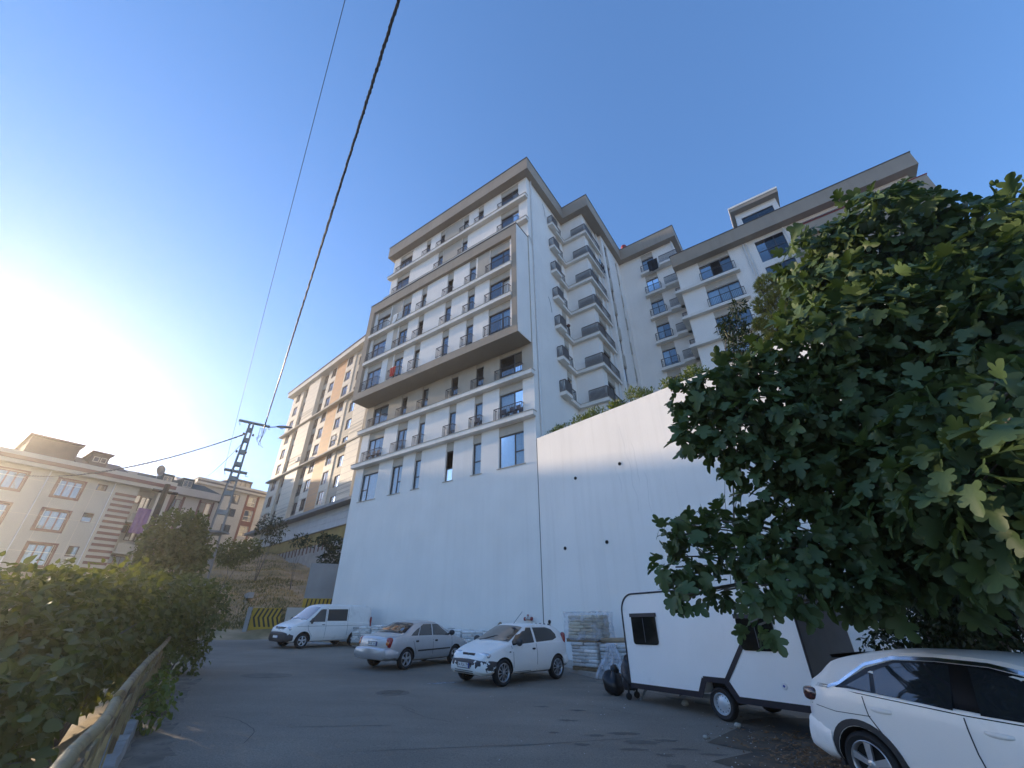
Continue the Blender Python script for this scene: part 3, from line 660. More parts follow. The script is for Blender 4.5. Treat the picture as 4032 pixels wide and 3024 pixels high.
def wedge(g, x0, x1, y0, y1, z0, z1, ym):
    a = [g.pt(x0, y0, z0), g.pt(x1, y0, z0), g.pt(x1, ym, z1), g.pt(x0, ym, z1), g.pt(x0, y1, z0), g.pt(x1, y1, z0)]
    for f in ((0, 1, 2, 3), (3, 2, 5, 4), (0, 3, 4), (1, 5, 2)): g.face([a[i] for i in f])
wedge(g, 7.4, 11.4, -.4, 10, 15.2, 16.95, 4.5); g.build('pitched_roof', BRROOF, h1)
g = MB(); g.box(3.9, 7.3, .4, 7, 15.2, 16.9); blk = g.build('roof_block', BRROOF, h1); g = MB(); g.box(3.7, 7.5, .1, 7.2, 16.901, 17.05); g.build('coping', BROWNF, blk)
g = MB(); g.box(8.3, 9.6, .2, 4, 15.2, 16.6); dm = g.build('dormer', BRROOF, h1); g = MB(); g.box(8.1, 9.8, -.05, 4.1, 16.601, 16.72); g.build('dormer_roof', BROWNF, dm)
for a in (8.45, 9.0): window(dm, lambda x, b, c: (x, .2+c, b), a, a+.45, 15.75, 16.25, -.03, (), None, None, .05, fmat=CREAM)
# purple cloth hung from the stair balcony
cl = thing('hanging_cloth', 'large purple cloth hung down the beige house by its balconies', 'cloth', (UX*54.7+WX*13.9, UY*54.7+WY*13.9, 9.8), LROT)
PURP = M('purple_cloth', (.22, .12, .24), .9, .15, 2)
g = MB(); pr = None
for k in range(15):
    a = -.6+1.1*k/14; dy = .05*math.sin(k*1.3); cur = (g.pt(a, dy*1.5, 0), g.pt(a+.05, dy, 1.2), g.pt(a+.02, dy*.5, 2.4))
    if pr: g.face((pr[0], cur[0], cur[1], pr[1])); g.face((pr[1], cur[1], cur[2], pr[2]))
    pr = cur
g.build('cloth_sheet', PURP, cl, smooth=True, fix=False)
for a in (6.2, 10.85):
    g = MB(); g.tube([(a, -.08, 14.1), (a, -.08, 1)], .05, 6); g.build('downpipe', PIPE, h1)
for z in (4.6, 7.45, 10.3, 13.15):
    g = MB(); g.T = TL; g.box(1.2, 11.1, z, z+.03, -.007, -.002); g.build('joint', CREAM, h1)
h2 = left_house('pale beige house with dark green shingled attic behind the steel pole', 70)
ow2 = [(20.1, 21.3, 15.4, 17.0), (20.3, 21.4, 12.5, 14.2), (20.3, 21.4, 9.6, 11.3), (23.6, 25.1, 15.5, 17.2), (23.6, 25.1, 12.6, 14.3), (23.6, 25.1, 9.7, 11.4), (17.6, 18.8, 15.4, 17.0)]
PALEB = M('pale_beige_render', (.50, .44, .375), .85, .06, .6, .15, 40)
mb = MB(); mb.T = TL; wall_open(mb, 15.5, 25.7, 0, 17.5, ow2, .3); mb.build('wall', PALEB, h2)
mb = MB(); mb.poly([(25.7, 0, 0), (25.7, 10, 0), (25.7, 10, 17.5), (25.7, 0, 17.5)]); mb.build('wall', PALEB, h2)
mb = MB(); mb.box(15.6, 25.6, 1.2, 1.3, 2, 17.4); mb.build('interior', ROOM, h2)
mb = MB(); mb.box(8.5, 15.45, 0, 9, 0, 19.3); mb.build('sun_blocker', PALEB, h2)  # unseen block added behind the front house to keep sun off the retaining wall
WARM = M('warm_curtain', (.75, .60, .34), .9, .1, 4)
for k, o in enumerate(ow2):
    g = MB(); g.T = TL; g.box(o[0]-.25, o[0]-.01, 8, 17.4, -.05, -.002); g.build('pilaster', MAROON, h2); g = MB(); g.T = TL; g.box(o[1]+.01, o[1]+.2, 8, 17.4, -.05, -.002); g.build('pilaster', MAROON, h2)
    window(h2, TL, *o, .12, (.5,), None, (.5, 1, WARM if k in (0, 1) else CURTW), .07, fmat=MAROON)
g = MB(); g.box(15.3, 26.0, -.8, 10, 17.5, 18.45); g.build('eave_band', PALEB, h2)
g = MB(); a = [g.pt(*q) for q in ((15.5, -.5, 18.45), (25.9, -.5, 18.45), (24.2, 2.6, 20.0), (15.5, 2.6, 20.0), (15.5, 9, 20.1), (24.2, 9, 20.1), (25.9, 10, 18.45))]
g.face((a[0], a[1], a[2], a[3])); g.face((a[1], a[6], a[5], a[2])); g.face((a[3], a[2], a[5], a[4])); rr2 = g.build('attic_roof', SHING, h2)
for x0, x1 in ((18.1, 19.5), (20.5, 22.0)):
    g = MB(); g.box(x0, x1, .1, 3, 18.5, 19.95); dm = g.build('dormer', SHING, rr2); window(dm, lambda x, b, c: (x, .1+c, b), x0+.2, x1-.2, 18.75, 19.65, -.03, (.5,), None, (0, 1, CURTW), .06, fmat=CREAM)
dish = thing('satellite_dish', 'round grey satellite dish on the shingled attic roof', 'satellite dish', (UX*70.2+WX*17.6, UY*70.2+WY*17.6, 18.6), LROT+.5)
g = MB(); g.lathe([(.001, 0), (.3, -.03), (.55, -.1), (.68, -.18), (.66, -.19), (.3, -.05), (.001, -.02)], 18, 'y', (0, 0, 1.6)); g.build('reflector', METAL, dish, smooth=True)
g = MB(); g.tube([(0, .05, 0), (0, .05, 1.6)], .04, 6); g.tube([(0, 0, 1.3), (0, -.55, 1.65)], .02, 5); g.build('mast', METAL, dish)
h3 = left_house('narrow beige house with a brown window strip and glazed roof room', 85)
ow3 = [(32.9, 34.5, 21.15, 22.85), (32.9, 34.5, 18.9, 20.3), (32.9, 34.5, 16.0, 17.5), (36.0, 37.5, 21.2, 22.9), (36.0, 37.5, 18.55, 20.5), (36.0, 37.5, 15.9, 17.7)]
mb = MB(); mb.T = TL; wall_open(mb, 27, 39.0, 5, 23.3, ow3, .3); mb.build('wall', BEIGE, h3)
mb = MB(); mb.box(27, 38.9, 1.2, 1.3, 8, 23); mb.build('interior', ROOM, h3)
g = MB(); g.T = TL; g.box(35.6, 36.0-.01, 12, 23.2, -.04, -.002); g.box(37.51, 37.9, 12, 23.2, -.04, -.002)
for z0, z1 in ((17.71, 18.54), (20.51, 21.19)): g.box(36.0, 37.5, z0, z1, -.04, -.002)
g.build('brown_strip', M('brown_panel', (.22, .10, .065), .7, .1, 2), h3)
for k, o in enumerate(ow3): window(h3, TL, *o, .1, (.5,) if k < 3 else (), ([0], .45) if k > 2 else None, (0, .6, WARM) if k % 2 else None, .09, fmat=CREAM if k > 2 else FRAME)
for z0, z1, mt, o in ((23.3, 23.65, BEIGE, -.6), (23.65, 23.95, FRAME, -.62), (23.95, 24.35, BEIGE, -.6)):
    g = MB(); g.box(26.8, 39.4, o, 8, z0+.001, z1); g.build('eave_band', mt, h3)
g = MB(); g.box(32.2, 36.2, .6, 5, 25.5, 25.8); g.box(32.3, 32.5, .6, 5, 24.36, 25.5); g.box(35.9, 36.1, .6, 5, 24.36, 25.5); rm = g.build('roof_room', FRAME, h3)
window(rm, lambda x, b, c: (x, .6+c, b), 32.5, 35.9, 24.4, 25.5, .1, (.25, .5, .75), None, None, .06)
g = MB(); wedge(g, 36.3, 39.2, .2, 7, 24.36, 25.3, 3.4); g.build('pitched_roof', BRROOF, h3)
h4 = left_house('grey gabled roofs far behind the steel pole', 100)
g = MB(); g.box(29, 36.6, 0, 8, 10, 26.4); g.build('wall', GREYT, h4)
g = MB(); wedge(g, 28.7, 34.8, -.5, 8.5, 26.4, 28.3, 3); g.build('roof', M('grey_roof', (.2, .21, .23), .7, .1, 2), h4)
g = MB(); wedge(g, 34.6, 37.2, -.3, 8.5, 26.0, 27.6, 3); g.build('roof', bpy.data.materials['grey_roof'], h4)
for x in (31.2, 33, 35.4):
    window(h4, TL, x, x+.9, 25, 26.1, -.05, (.5,), None, None, .07, fmat=CREAM)

# ------------------------------------------------------------------ steel pole with street lamp, wires
px_, py_ = -17.0, 24.7; pz0 = terrain(px_, py_)
pole = thing('power_pole', 'grey twin legged steel power pole with crossarms on the grassy bank', 'pole', (px_, py_, 0), 0)
PST = M('pole_steel', (.30, .29, .265), .7, .2, 4, dirt=((.12, .06, .03), 3, .6, .5))
ax_ = Vector((.86, .5, 0)).normalized(); ay_ = Vector((-ax_.y, ax_.x, 0))
ztop = 13.35
def leg(sx_, sy_, z): 
    k = .34*(1-(z-pz0)/(ztop-pz0))+.085
    return ax_*(sx_*k)+ay_*(sy_*k*.7)+Vector((0, 0, z))
for sx_ in (-1, 1):
    g = MB(); a0_, a1_ = leg(sx_, 0, pz0-.2), leg(sx_, 0, ztop)
    for sy_ in (-1, 1): g.bar(a0_+ay_*(.10*sy_), a1_+ay_*(.07*sy_), .07)
    i = [g.pt(*(q+ay_*e+ax_*(sx_*w_))) for q, e in ((a0_, .12), (a1_, .09)) for e in (-e, e) for w_ in (.05, .065)]
    for f in ((0, 2, 6, 4), (1, 5, 7, 3)): g.face([i[k] for k in f])
    g.build('leg', PST, pole)
for z in (pz0+.6, 3.4, 4.9, 6.44, 7.6, 8.7, 9.6, 10.5, 11.3, 12.1, 12.8):
    for sy_ in (-1, 1):
        g = MB(); a0_, a1_ = leg(-1, 0, z)+ay_*(.11*sy_), leg(1, 0, z)+ay_*(.11*sy_)
        i = [g.pt(*(q+Vector((0, 0, dz))+ay_*e)) for q in (a0_, a1_) for dz in (-.13, .13) for e in (-.012, .012)]
        for f in ((0, 2, 6, 4), (1, 5, 7, 3), (0, 4, 5, 1), (2, 3, 7, 6)): g.face([i[k] for k in f])
        g.build('batten_plate', PST, pole)
for z in (6.45,):
    g = MB(); g.box(-.62, .62, -.36, .36, z-.03, z+.03); g.build('guard_plate', PST, pole)
def pt_on(a, b, z): return ax_*a+ay_*b+Vector((0, 0, z))
for z, l0, l1 in ((13.3, -.75, 1.05), (10.05, -.62, .62)):
    g = MB(); g.bar(pt_on(l0, 0, z+.05), pt_on(l1, 0, z-.03), .13); g.build('crossarm', PST, pole)
    for a in (l0+.06, l1-.06):
        g = MB(); g.tube([pt_on(a, 0, z), pt_on(a, 0, z-.18), pt_on(a+.06, 0, z-.25), pt_on(a+.11, 0, z-.18)], .016, 5); g.build('hook', METAL, pole)
INS = M('insulator', (.1, .06, .05), .3, .1, 5)
for a, z in ((-.25, 12.4), (.28, 12.4), (-.3, 11.2), (.2, 11.2)):
    g = MB(); q = pt_on(a, -.1, z); g.lathe([(.03, 0), (.07, .03), (.05, .07), (.07, .1), (.03, .15)], 8, 'z', tuple(q)); g.build('insulator', INS, pole, smooth=True)
lamp = thing('street_lamp', 'flat oval street lamp head on an arm at the pole top', 'street lamp', (px_, py_, 0), 0)
LAMPH = M('lamp_head_grey', (.30, .30, .31), .4, .1, 5)
g = MB(); g.tube([pt_on(.9, 0, 13.2), pt_on(1.25, 0, 13.3), pt_on(1.45, 0, 13.36)], .035, 8); g.build('arm', METAL, lamp, smooth=True)
g = MB(); n = 10; rings = []
for k in range(n+1):
    t = k/n; w = .17*math.sin(math.pi*min(.97, t*.85+.12))**.6; hh = .1*math.sin(math.pi*min(.97, t*.8+.15))**.7
    q = pt_on(1.42+t*.95, 0, 13.36+.14*t)
    rings.append([g.pt(*(q+ay_*(w*math.cos(6.283*j/12))+Vector((0, 0, hh*math.sin(6.283*j/12)*(1 if math.sin(6.283*j/12) > 0 else .55))))) for j in range(12)])
for k in range(n):
    for j in range(12): g.face((rings[k][j], rings[k][(j+1) % 12], rings[k+1][(j+1) % 12], rings[k+1][j]))
g.face(rings[0]); g.face(rings[-1]); g.build('head', LAMPH, lamp, smooth=True, angle=50)
g = MB()
for k in range(1, 10):
    pass
q0 = pt_on(1.75, 0, 13.30); g.lathe([(.001, -.03), (.08, -.025), (.13, .0), (.13, .03)], 12, 'z', tuple(q0)); g.build('lens', GLASS, lamp, smooth=True)
def world_ray(px, py, dist):          # direction helper for catenary end points, metres
    f = 1636.0; d = _f*f+_r2*(px-2016)-_u2*(py-1512); d = d/math.hypot(d.x, d.y); return Vector((d.x*dist, d.y*dist, 1.8+d.z*dist))
def cable(name, label, A, B, sag, r, strands=1, tw=.5, n=60, mat=None):
    A, B = Vector(A), Vector(B); t0 = thing(name, label, 'cable', tuple(A), 0)
    d = B-A; L = d.length; side = d.cross(Vector((0, 0, 1))).normalized(); up = side.cross(d).normalized()
    for s in range(strands):
        g = MB(); pts = []
        for k in range(n+1):
            t = k/n; p = d*t-Vector((0, 0, sag*4*t*(1-t)))
            if strands > 1:
                ph = t*L/tw*math.pi*2+s*2*math.pi/strands; rr_ = r*1.15*(1+.25*math.sin(t*37+s*2)); p = p+(side*math.cos(ph)+up*math.sin(ph))*rr_
            pts.append(p)
        g.tube(pts, r*(1 if strands == 1 else .85), 5); g.build('strand', mat or BPLAS, t0, smooth=True, fix=False)
    return t0
WIREG = M('weathered_cable', (.05, .05, .05), .45, .2, 5)
P0 = Vector((px_, py_, 0))+pt_on(.75, 0, 13.1)
PB = world_ray(1570, 0, 4.2)
ext = PB+(PB-P0)*.35
cable('overhead_cable', 'thick twisted black cable sweeping overhead from the steel pole', P0, ext+Vector((0, 0, .25)), .45, .020, 4, .55, 260, WIREG)
PC = world_ray(1362, 0, 5.0); P1 = Vector((px_, py_, 0))+pt_on(-.62, 0, 10.1)
cable('overhead_wire', 'single thin wire rising beside the twisted cable', P1, PC+(PC-P1)*.3, .3, .008, 1, n=40)
P2 = Vector((px_, py_, 0))+pt_on(-.1, 0, 12.55)
Q2 = Vector((UX*55+WX*4.2, UY*55+WY*4.2, 13.3))
cable('service_cable', 'slack black cable from the pole to the striped beige house', P2, Q2, 1.1, .035, 2, .9, 60)
Q3 = Vector((UX*70+WX*22.4, UY*70+WY*22.4, 19.9))
cable('service_wire', 'thin wire from the pole down to the shingled attic roof', Vector((px_, py_, 0))+pt_on(-.15, 0, 11.9), Q3, .5, .016, 1, n=30)
g = thing('cable_tails', 'loose cable ends dangling under the lamp arm', 'cable', (px_, py_, 0), 0)
for k in range(6):
    q = MB(); a = .55+.07*k; q.tube([pt_on(a, 0, 13.1), pt_on(a+.1*math.sin(k), .05, 12.75-.05*k), pt_on(a-.1+.12*math.cos(k*2), 0, 12.45-.09*k), pt_on(a+.2*math.sin(k*3), 0, 12.3-.1*k)], .014, 5); q.build('tail', BPLAS, g, smooth=True)
# dark timber pole in front of the striped house
wp = thing('timber_pole', 'dark weathered timber pole before the striped beige house', 'pole', (UX*30+WX*8.15, UY*30+WY*8.15, 0), 0)
TIM = M('dark_timber', (.055, .04, .03), .9, .25, 3, .5, 25)
q = MB(); q.tube([(0, 0, 0), (.03, 0, 5), (-.02, .05, 9.0)], [.19, .17, .14], 10); q.build('shaft', TIM, wp, smooth=True, angle=50)
q = MB(); q.bar((-.5, -.3, 8.6), (.45, .45, 8.55), .12); q.build('crossarm', TIM, wp)
q = MB(); q.bar((.2, .1, 5.4), (.5, .3, 8.4), .07); q.build('strut', TIM, wp)
# ------------------------------------------------------------------ vehicles (x forward, y left, z up; origin on the ground between the axles)
PAINTW = M('white_car_paint', (.86, .83, .785), .3, .02, 2, coat=.5, dirt=((.62, .58, .52), 3, .6, .4))
PAINTV = M('van_white_paint', (.84, .80, .75), .4, .03, 2, coat=.3, dirt=((.55, .52, .47), 2, .6, .4))
PAINTS = M('silver_car_paint', (.50, .495, .50), .36, .03, 3, metal=.55, coat=.5)
CARGL = M('car_glass', (.02, .025, .03), .04, .1, 2, spec=.9, coat=.8)
TINT = M('tinted_glass', (.008, .009, .01), .06, .1, 2, spec=.7, coat=.4)
SEAM = M('panel_gap', (.05, .05, .05), .8, .1, 3)
ALLOY = M('alloy_wheel', (.5, .5, .51), .35, .08, 6, metal=.7)
STEELW = M('silver_steel_wheel', (.62, .63, .64), .4, .05, 6, metal=.4)
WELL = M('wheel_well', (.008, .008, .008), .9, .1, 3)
CHROME = M('chrome_trim', (.75, .77, .8), .15, .02, 3, metal=1.)
HEADL = M('headlamp', (.55, .57, .6), .12, .15, 14, metal=.5, coat=1)
TAILR = M('tail_lamp_red', (.30, .012, .01), .2, .1, 10, coat=1)
TAILA = M('tail_lamp_amber', (.60, .16, .03), .2, .1, 10, coat=1)
TAILD = M('tail_lamp_smoked', (.06, .02, .02), .15, .3, 10, coat=1)
GLOSSB = M('gloss_black', (.008, .008, .009), .25, .1, 4, spec=.4)
PLATE = M('plate_white', (.75, .75, .74), .5, .03, 5)
PLATEB = M('plate_blue', (.02, .06, .35), .5, .03, 5)
INK = M('plate_ink', (.01, .01, .012), .6, .05, 5)
class Car:
    def __init__(s, root, keys, dense=.12):
        s.root = root
        xs = sorted({k[0] for k in keys}); keys = sorted(keys)
        st = []
        for a, b in zip(keys[:-1], keys[1:]):
            n = max(1, int((b[0]-a[0])/dense))
            for i in range(n):
                t = i/n; st.append([a[q]+(b[q]-a[q])*t for q in range(6)])
        st.append(list(keys[-1])); s.st = st
        # one pass of smoothing on the profile away from the ends
        for _ in range(1):
            o = [r[:] for r in st]
            for i in range(2, len(st)-2):
                for q in (2, 4, 5): st[i][q] = (o[i-1][q]+2*o[i][q]+o[i+1][q])/4
    def sec(s, r):
        x, zb, zt, belt, w, wr = r; be = min(belt, zt-.05); h = zt-be
        low = [(0, zb), (w*.82, zb), (w*.94, zb+.05), (w*.985, zb+.13*min(1, (be-zb)/.5)), (w*1.0, zb+(be-zb)*.42), (w*1.0, zb+(be-zb)*.62), (w*.988, zb+(be-zb)*.82), (w*.955, be)]
        wt = w*.955
        if h > .12:
            up = [(wt-.03, be+.02), (wr+(wt-.03-wr)*.5, be+h*.5), (wr, be+h*.86), (wr*.965, be+h*.945), (wr*.86, zt-.008), (wr*.5, zt+.012), (0, zt+.018)]
        else:
            up = [(wt*.99, be+h*.35), (wt*.97, be+h*.6), (wt*.93, be+h*.82), (wt*.86, be+h*.95), (wt*.7, zt+.002), (wt*.4, zt+.012), (0, zt+.018)]
        return low+up
    def body(s, paint, arches, name='body'):
        g = MB(); rings = []
        for r in s.st:
            p = s.sec(r); ring = [g.pt(r[0], y, z) for y, z in p]+[g.pt(r[0], -y, z) for y, z in p[-2:0:-1]]
            rings.append(ring)
        n = len(rings[0])
        for a, b in zip(rings[:-1], rings[1:]):
            for j in range(n): g.face((a[j], a[(j+1) % n], b[(j+1) % n], b[j]))
        g.face(rings[0]); g.face(rings[-1][::-1])
        me = g.mesh(name, paint); o = bpy.data.objects.new(name, me); COL.objects.link(o)
        bm = bmesh.new(); bm.from_mesh(me); bmesh.ops.recalc_face_normals(bm, faces=bm.faces); bm.to_mesh(me); bm.free()
        cutters = []
        for (ax, az, ar) in arches:
            c = MB(); W = s.width(ax)
            for sg in (-1, 1):
                c.lathe([(.0005, sg*(W-.30)), (ar, sg*(W-.30)), (ar, sg*(W+.2)), (.0005, sg*(W+.2))], 28, 'y', (ax, 0, az))
            cm = c.mesh('cut', WELL); bm = bmesh.new(); bm.from_mesh(cm); bmesh.ops.remove_doubles(bm, verts=bm.verts, dist=.002); bmesh.ops.recalc_face_normals(bm, faces=bm.faces); bm.to_mesh(cm); bm.free()
            co = bpy.data.objects.new('cut', cm); COL.objects.link(co); cutters.append(co)
            md = o.modifiers.new('b', 'BOOLEAN'); md.object = co; md.operation = 'DIFFERENCE'; md.solver = 'EXACT'
            md.material_mode = 'TRANSFER'
        bpy.context.view_layer.update()
        dg = bpy.context.evaluated_depsgraph_get(); me2 = bpy.data.meshes.new_from_object(o.evaluated_get(dg))
        for c in cutters: bpy.data.objects.remove(c)
        o.modifiers.clear(); o.data = me2; me2.name = name
        me2.polygons.foreach_set('use_smooth', [True]*len(me2.polygons)); me2.set_sharp_from_angle(angle=R(32))
        o.parent = s.root; return o
    def interp(s, x):
        st = s.st
        if x <= st[0][0]: return st[0]
        for a, b in zip(st[:-1], st[1:]):
            if a[0] <= x <= b[0]:
                t = (x-a[0])/max(1e-6, b[0]-a[0]); return [a[q]+(b[q]-a[q])*t for q in range(6)]
        return st[-1]
    def width(s, x): return s.interp(x)[4]
    def ys(s, x, z):
        p = s.sec(s.interp(x))
        for (y0, z0), (y1, z1) in zip(p[1:-1], p[2:]):
            if min(z0, z1) <= z <= max(z0, z1) and abs(z1-z0) > 1e-6: return y0+(y1-y0)*(z-z0)/(z1-z0)
        return p[-3][0]
    def zt(s, x, y):
        p = s.sec(s.interp(x))[7:]
        for (y0, z0), (y1, z1) in zip(p[:-1], p[1:]):
            if min(y0, y1) <= abs(y) <= max(y0, y1) and abs(y1-y0) > 1e-6: return z0+(z1-z0)*(abs(y)-y0)/(y1-y0)
        return p[-1][1]
    def side(s, name, poly, mat, sg=1, off=.006, par=None, thick=.012):
        """a plate lying on the flank: poly in (x, z), clipped into a fan of small quads"""
        g = MB(); pts = []
        n = len(poly)
        for k in range(n):
            (x0, z0), (x1, z1) = poly[k], poly[(k+1) % n]; m_ = max(1, int(math.hypot(x1-x0, z1-z0)/.15))
            for i in range(m_): pts.append((x0+(x1-x0)*i/m_, z0+(z1-z0)*i/m_))
        cx = sum(q[0] for q in pts)/len(pts); cz = sum(q[1] for q in pts)/len(pts)
        rings = []
        for f, o in ((1, off-thick), (1, off), (.66, off), (.33, off)):
            rings.append([g.pt(cx+(x-cx)*f, sg*(s.ys(cx+(x-cx)*f, cz+(z-cz)*f)+o), cz+(z-cz)*f) for x, z in pts])
        for A, B in zip(rings[:-1], rings[1:]):
            for j in range(len(pts)): g.face((A[j], A[(j+1) % len(pts)], B[(j+1) % len(pts)], B[j]))
        c = g.pt(cx, sg*(s.ys(cx, cz)+off), cz)
        for j in range(len(pts)): g.face((rings[-1][j], rings[-1][(j+1) % len(pts)], c))
        return g.build(name, mat, par or s.root, smooth=True, angle=30)
    def seam(s, line, sg=1, w=.007, name='panel_gap', mat=None, off=.003):
        g = MB(); pts = []
        for (x0, z0), (x1, z1) in zip(line[:-1], line[1:]):
            m_ = max(1, int(math.hypot(x1-x0, z1-z0)/.1))
            for i in range(m_): pts.append((x0+(x1-x0)*i/m_, z0+(z1-z0)*i/m_))
        pts.append(line[-1]); P = [Vector((x, sg*(s.ys(x, z)+off), z)) for x, z in pts]; pr = None
        for k in range(len(P)):
            d = P[min(k+1, len(P)-1)]-P[max(0, k-1)]; nrm = Vector((-d.z, 0, d.x)).normalized()*w
            a, b = P[k]+nrm, P[k]-nrm
            cur = (g.pt(a.x, sg*(s.ys(a.x, a.z)+off), a.z), g.pt(b.x, sg*(s.ys(b.x, b.z)+off), b.z))
            if pr: g.face((pr[0], cur[0], cur[1], pr[1]))
            pr = cur
        return g.build(name, mat or SEAM, s.root, fix=False)
    def top(s, name, x0, x1, y0, y1, mat, off=.007, nx=8, ny=10):
        """windscreen, rear window: strip on the upper surface from x0 (half width y0) to x1 (half width y1)"""
        g = MB(); I = {}
        for i in range(nx+1):
            x = x0+(x1-x0)*i/nx; hw = y0+(y1-y0)*i/nx
            for j in range(ny+1):
                y = -hw+2*hw*j/ny; I[i, j] = g.pt(x+(off if x1 < x0 else -off)*1.2, y, s.zt(x, y)+off)
        for i in range(nx):
            for j in range(ny): g.face((I[i, j], I[i+1, j], I[i+1, j+1], I[i, j+1]))
        return g.build(name, mat, s.root, smooth=True, fix=False)
def wheel(par, x, y, r, w, style, mat, rr=.66):
    sg = 1 if y > 0 else -1
    g = MB(); h = w/2; q = r*rr
    g.lathe([(q, -h*.8), (r*.86, -h), (r*.96, -h*.8), (r, -h*.5), (r, h*.5), (r*.96, h*.8), (r*.86, h), (q, h*.8)], 32, 'y')
    t = g.build('wheel', BLACK, par, smooth=True, angle=40); t.location = (x, y, r)
    g = MB(); o = sg*h
    g.lathe([(q, o*.8), (q*.96, o*.86), (q*.9, o*.7), (q*.88, o*.2)], 28, 'y')
    if style == 'steel':
        g.lathe([(q*.88, o*.2), (q*.80, o*.35), (q*.62, o*.42), (q*.5, o*.62), (q*.2, o*.66), (q*.001, o*.66)], 28, 'y')
    else:
        n = {'five': 5, 'multi': 10, 'star': 6}[style]; ww = {'five': .17, 'multi': .055, 'star': .13}[style]
        for k in range(n):
            a = 2*math.pi*k/n+.3; ca, sa = math.cos(a), math.sin(a); tw = .25 if style == 'multi' else 0
            def pt(rad, lat, d): 
                a2 = a+tw*(rad/q); return (rad*math.cos(a2)-lat*math.sin(a2), d, rad*math.sin(a2)+lat*math.cos(a2))
            for l0, l1, d0, d1 in ((q*.12, q*.92, o*.78, o*.72),):
                i = [g.pt(*pt(l0, -ww*q*.7, d0)), g.pt(*pt(l0, ww*q*.7, d0)), g.pt(*pt(l1, ww*q, d1)), g.pt(*pt(l1, -ww*q, d1)), g.pt(*pt(l0, -ww*q*.7, d0-o*.3)), g.pt(*pt(l0, ww*q*.7, d0-o*.3)), g.pt(*pt(l1, ww*q, d1-o*.3)), g.pt(*pt(l1, -ww*q, d1-o*.3))]
                for f in ((0, 1, 2, 3), (0, 4, 5, 1), (1, 5, 6, 2), (3, 2, 6, 7), (0, 3, 7, 4)): g.face([i[z] for z in f])
        g.lathe([(q*.2, o*.6), (q*.2, o*.84), (q*.16, o*.88), (.001, o*.88)], 14, 'y')
    g.build('rim', mat, t, smooth=True, angle=35)
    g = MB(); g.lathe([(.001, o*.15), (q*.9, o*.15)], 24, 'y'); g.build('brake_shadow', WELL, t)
    if style == 'steel':
        g = MB()
        for k in range(14):
            a = 2*math.pi*k/14; g.lathe([(.001, o*.375), (q*.055, o*.375)], 8, 'y', (q*.72*math.cos(a), sg*.004, q*.72*math.sin(a)))
        g.build('rim_hole', WELL, t, fix=False)
    return t
def text_mesh(body, size, mat, par, M4, name='lettering', sx_=1.0):
    cu = bpy.data.curves.new('t', 'FONT'); cu.body = body; cu.size = size; cu.align_x = 'CENTER'; cu.align_y = 'CENTER'; cu.extrude = .001
    o = bpy.data.objects.new('t', cu); COL.objects.link(o); bpy.context.view_layer.update()
    me = bpy.data.meshes.new_from_object(o.evaluated_get(bpy.context.evaluated_depsgraph_get())); bpy.data.objects.remove(o)
    me.materials.clear(); me.materials.append(mat); me.transform(Matrix.Diagonal((sx_, 1, 1, 1))); me.transform(M4)
    return ob(name, me, par)
def plate(par, x, z, txt, fwd=1, w=.46, h=.10, tilt=0, y=0):
    g = MB(); g.box(x-.008*fwd, x+.006*fwd, y-w/2-.015, y+w/2+.015, z-h/2-.015, z+h/2+.015); pf = g.build('number_plate', BPLAS, par)
    g = MB(); g.box(x, x+.009*fwd, y-w/2, y+w/2, z-h/2, z+h/2); g.build('plate_face', PLATE, pf)
    l = -w/2 if fwd < 0 else w/2
    g = MB(); yy = (y+w/2, y+w/2-.04) if fwd > 0 else (y-w/2, y-w/2+.04)
    g.box(x+.009*fwd, x+.0105*fwd, min(yy), max(yy), z-h/2, z+h/2); g.build('plate_band', PLATEB, pf)
    if txt:
        rot = Matrix(((0, 0, fwd, x+.0105*fwd), (fwd, 0, 0, y), (0, 1, 0, z), (0, 0, 0, 1)))
        text_mesh(txt, h*1.05, INK, pf, rot, 'plate_lettering', .82)
    return pf
def mirror(car, x, z, sg, mat, s=.13):
    g = MB(); y = car.ys(x, z)*sg; g.tube([(x, y-.02*sg, z), (x, y+.07*sg, z+.01)], .022, 6); rings = []
    for k in range(6):
        t = k/5; rr_ = math.sin(math.pi*(.12+.76*t))**.5; cy = y+(.06+.2*t)*sg
        rings.append([g.pt(x+.05*rr_*math.cos(6.283*j/10)+.02*t, cy, z+.04+s*.75*rr_*math.sin(6.283*j/10)) for j in range(10)])
    for A, B in zip(rings[:-1], rings[1:]):
        for j in range(10): g.face((A[j], A[(j+1) % 10], B[(j+1) % 10], B[j]))
    g.face(rings[0]); g.face(rings[-1]); return g.build('mirror', mat, car.root, smooth=True, angle=50)
def handle(car, x, z, sg, mat, w=.17, h=.035):
    g = MB(); y = car.ys(x, z); n = 6; rings = []
    for k in range(n+1):
        t = k/n; o = .03*math.sin(math.pi*t)**.5+.002; hh = h*.5*(.7+.3*math.sin(math.pi*t))
        yy = (car.ys(x-w/2+w*t, z)+o)*sg; rings.append([g.pt(x-w/2+w*t, yy-.012*sg, z-hh), g.pt(x-w/2+w*t, yy, z-hh*.6), g.pt(x-w/2+w*t, yy, z+hh*.6), g.pt(x-w/2+w*t, yy-.012*sg, z+hh)])
    for A, B in zip(rings[:-1], rings[1:]):
        for j in range(3): g.face((A[j], A[j+1], B[j+1], B[j]))
    return g.build('door_handle', mat, car.root, smooth=True)
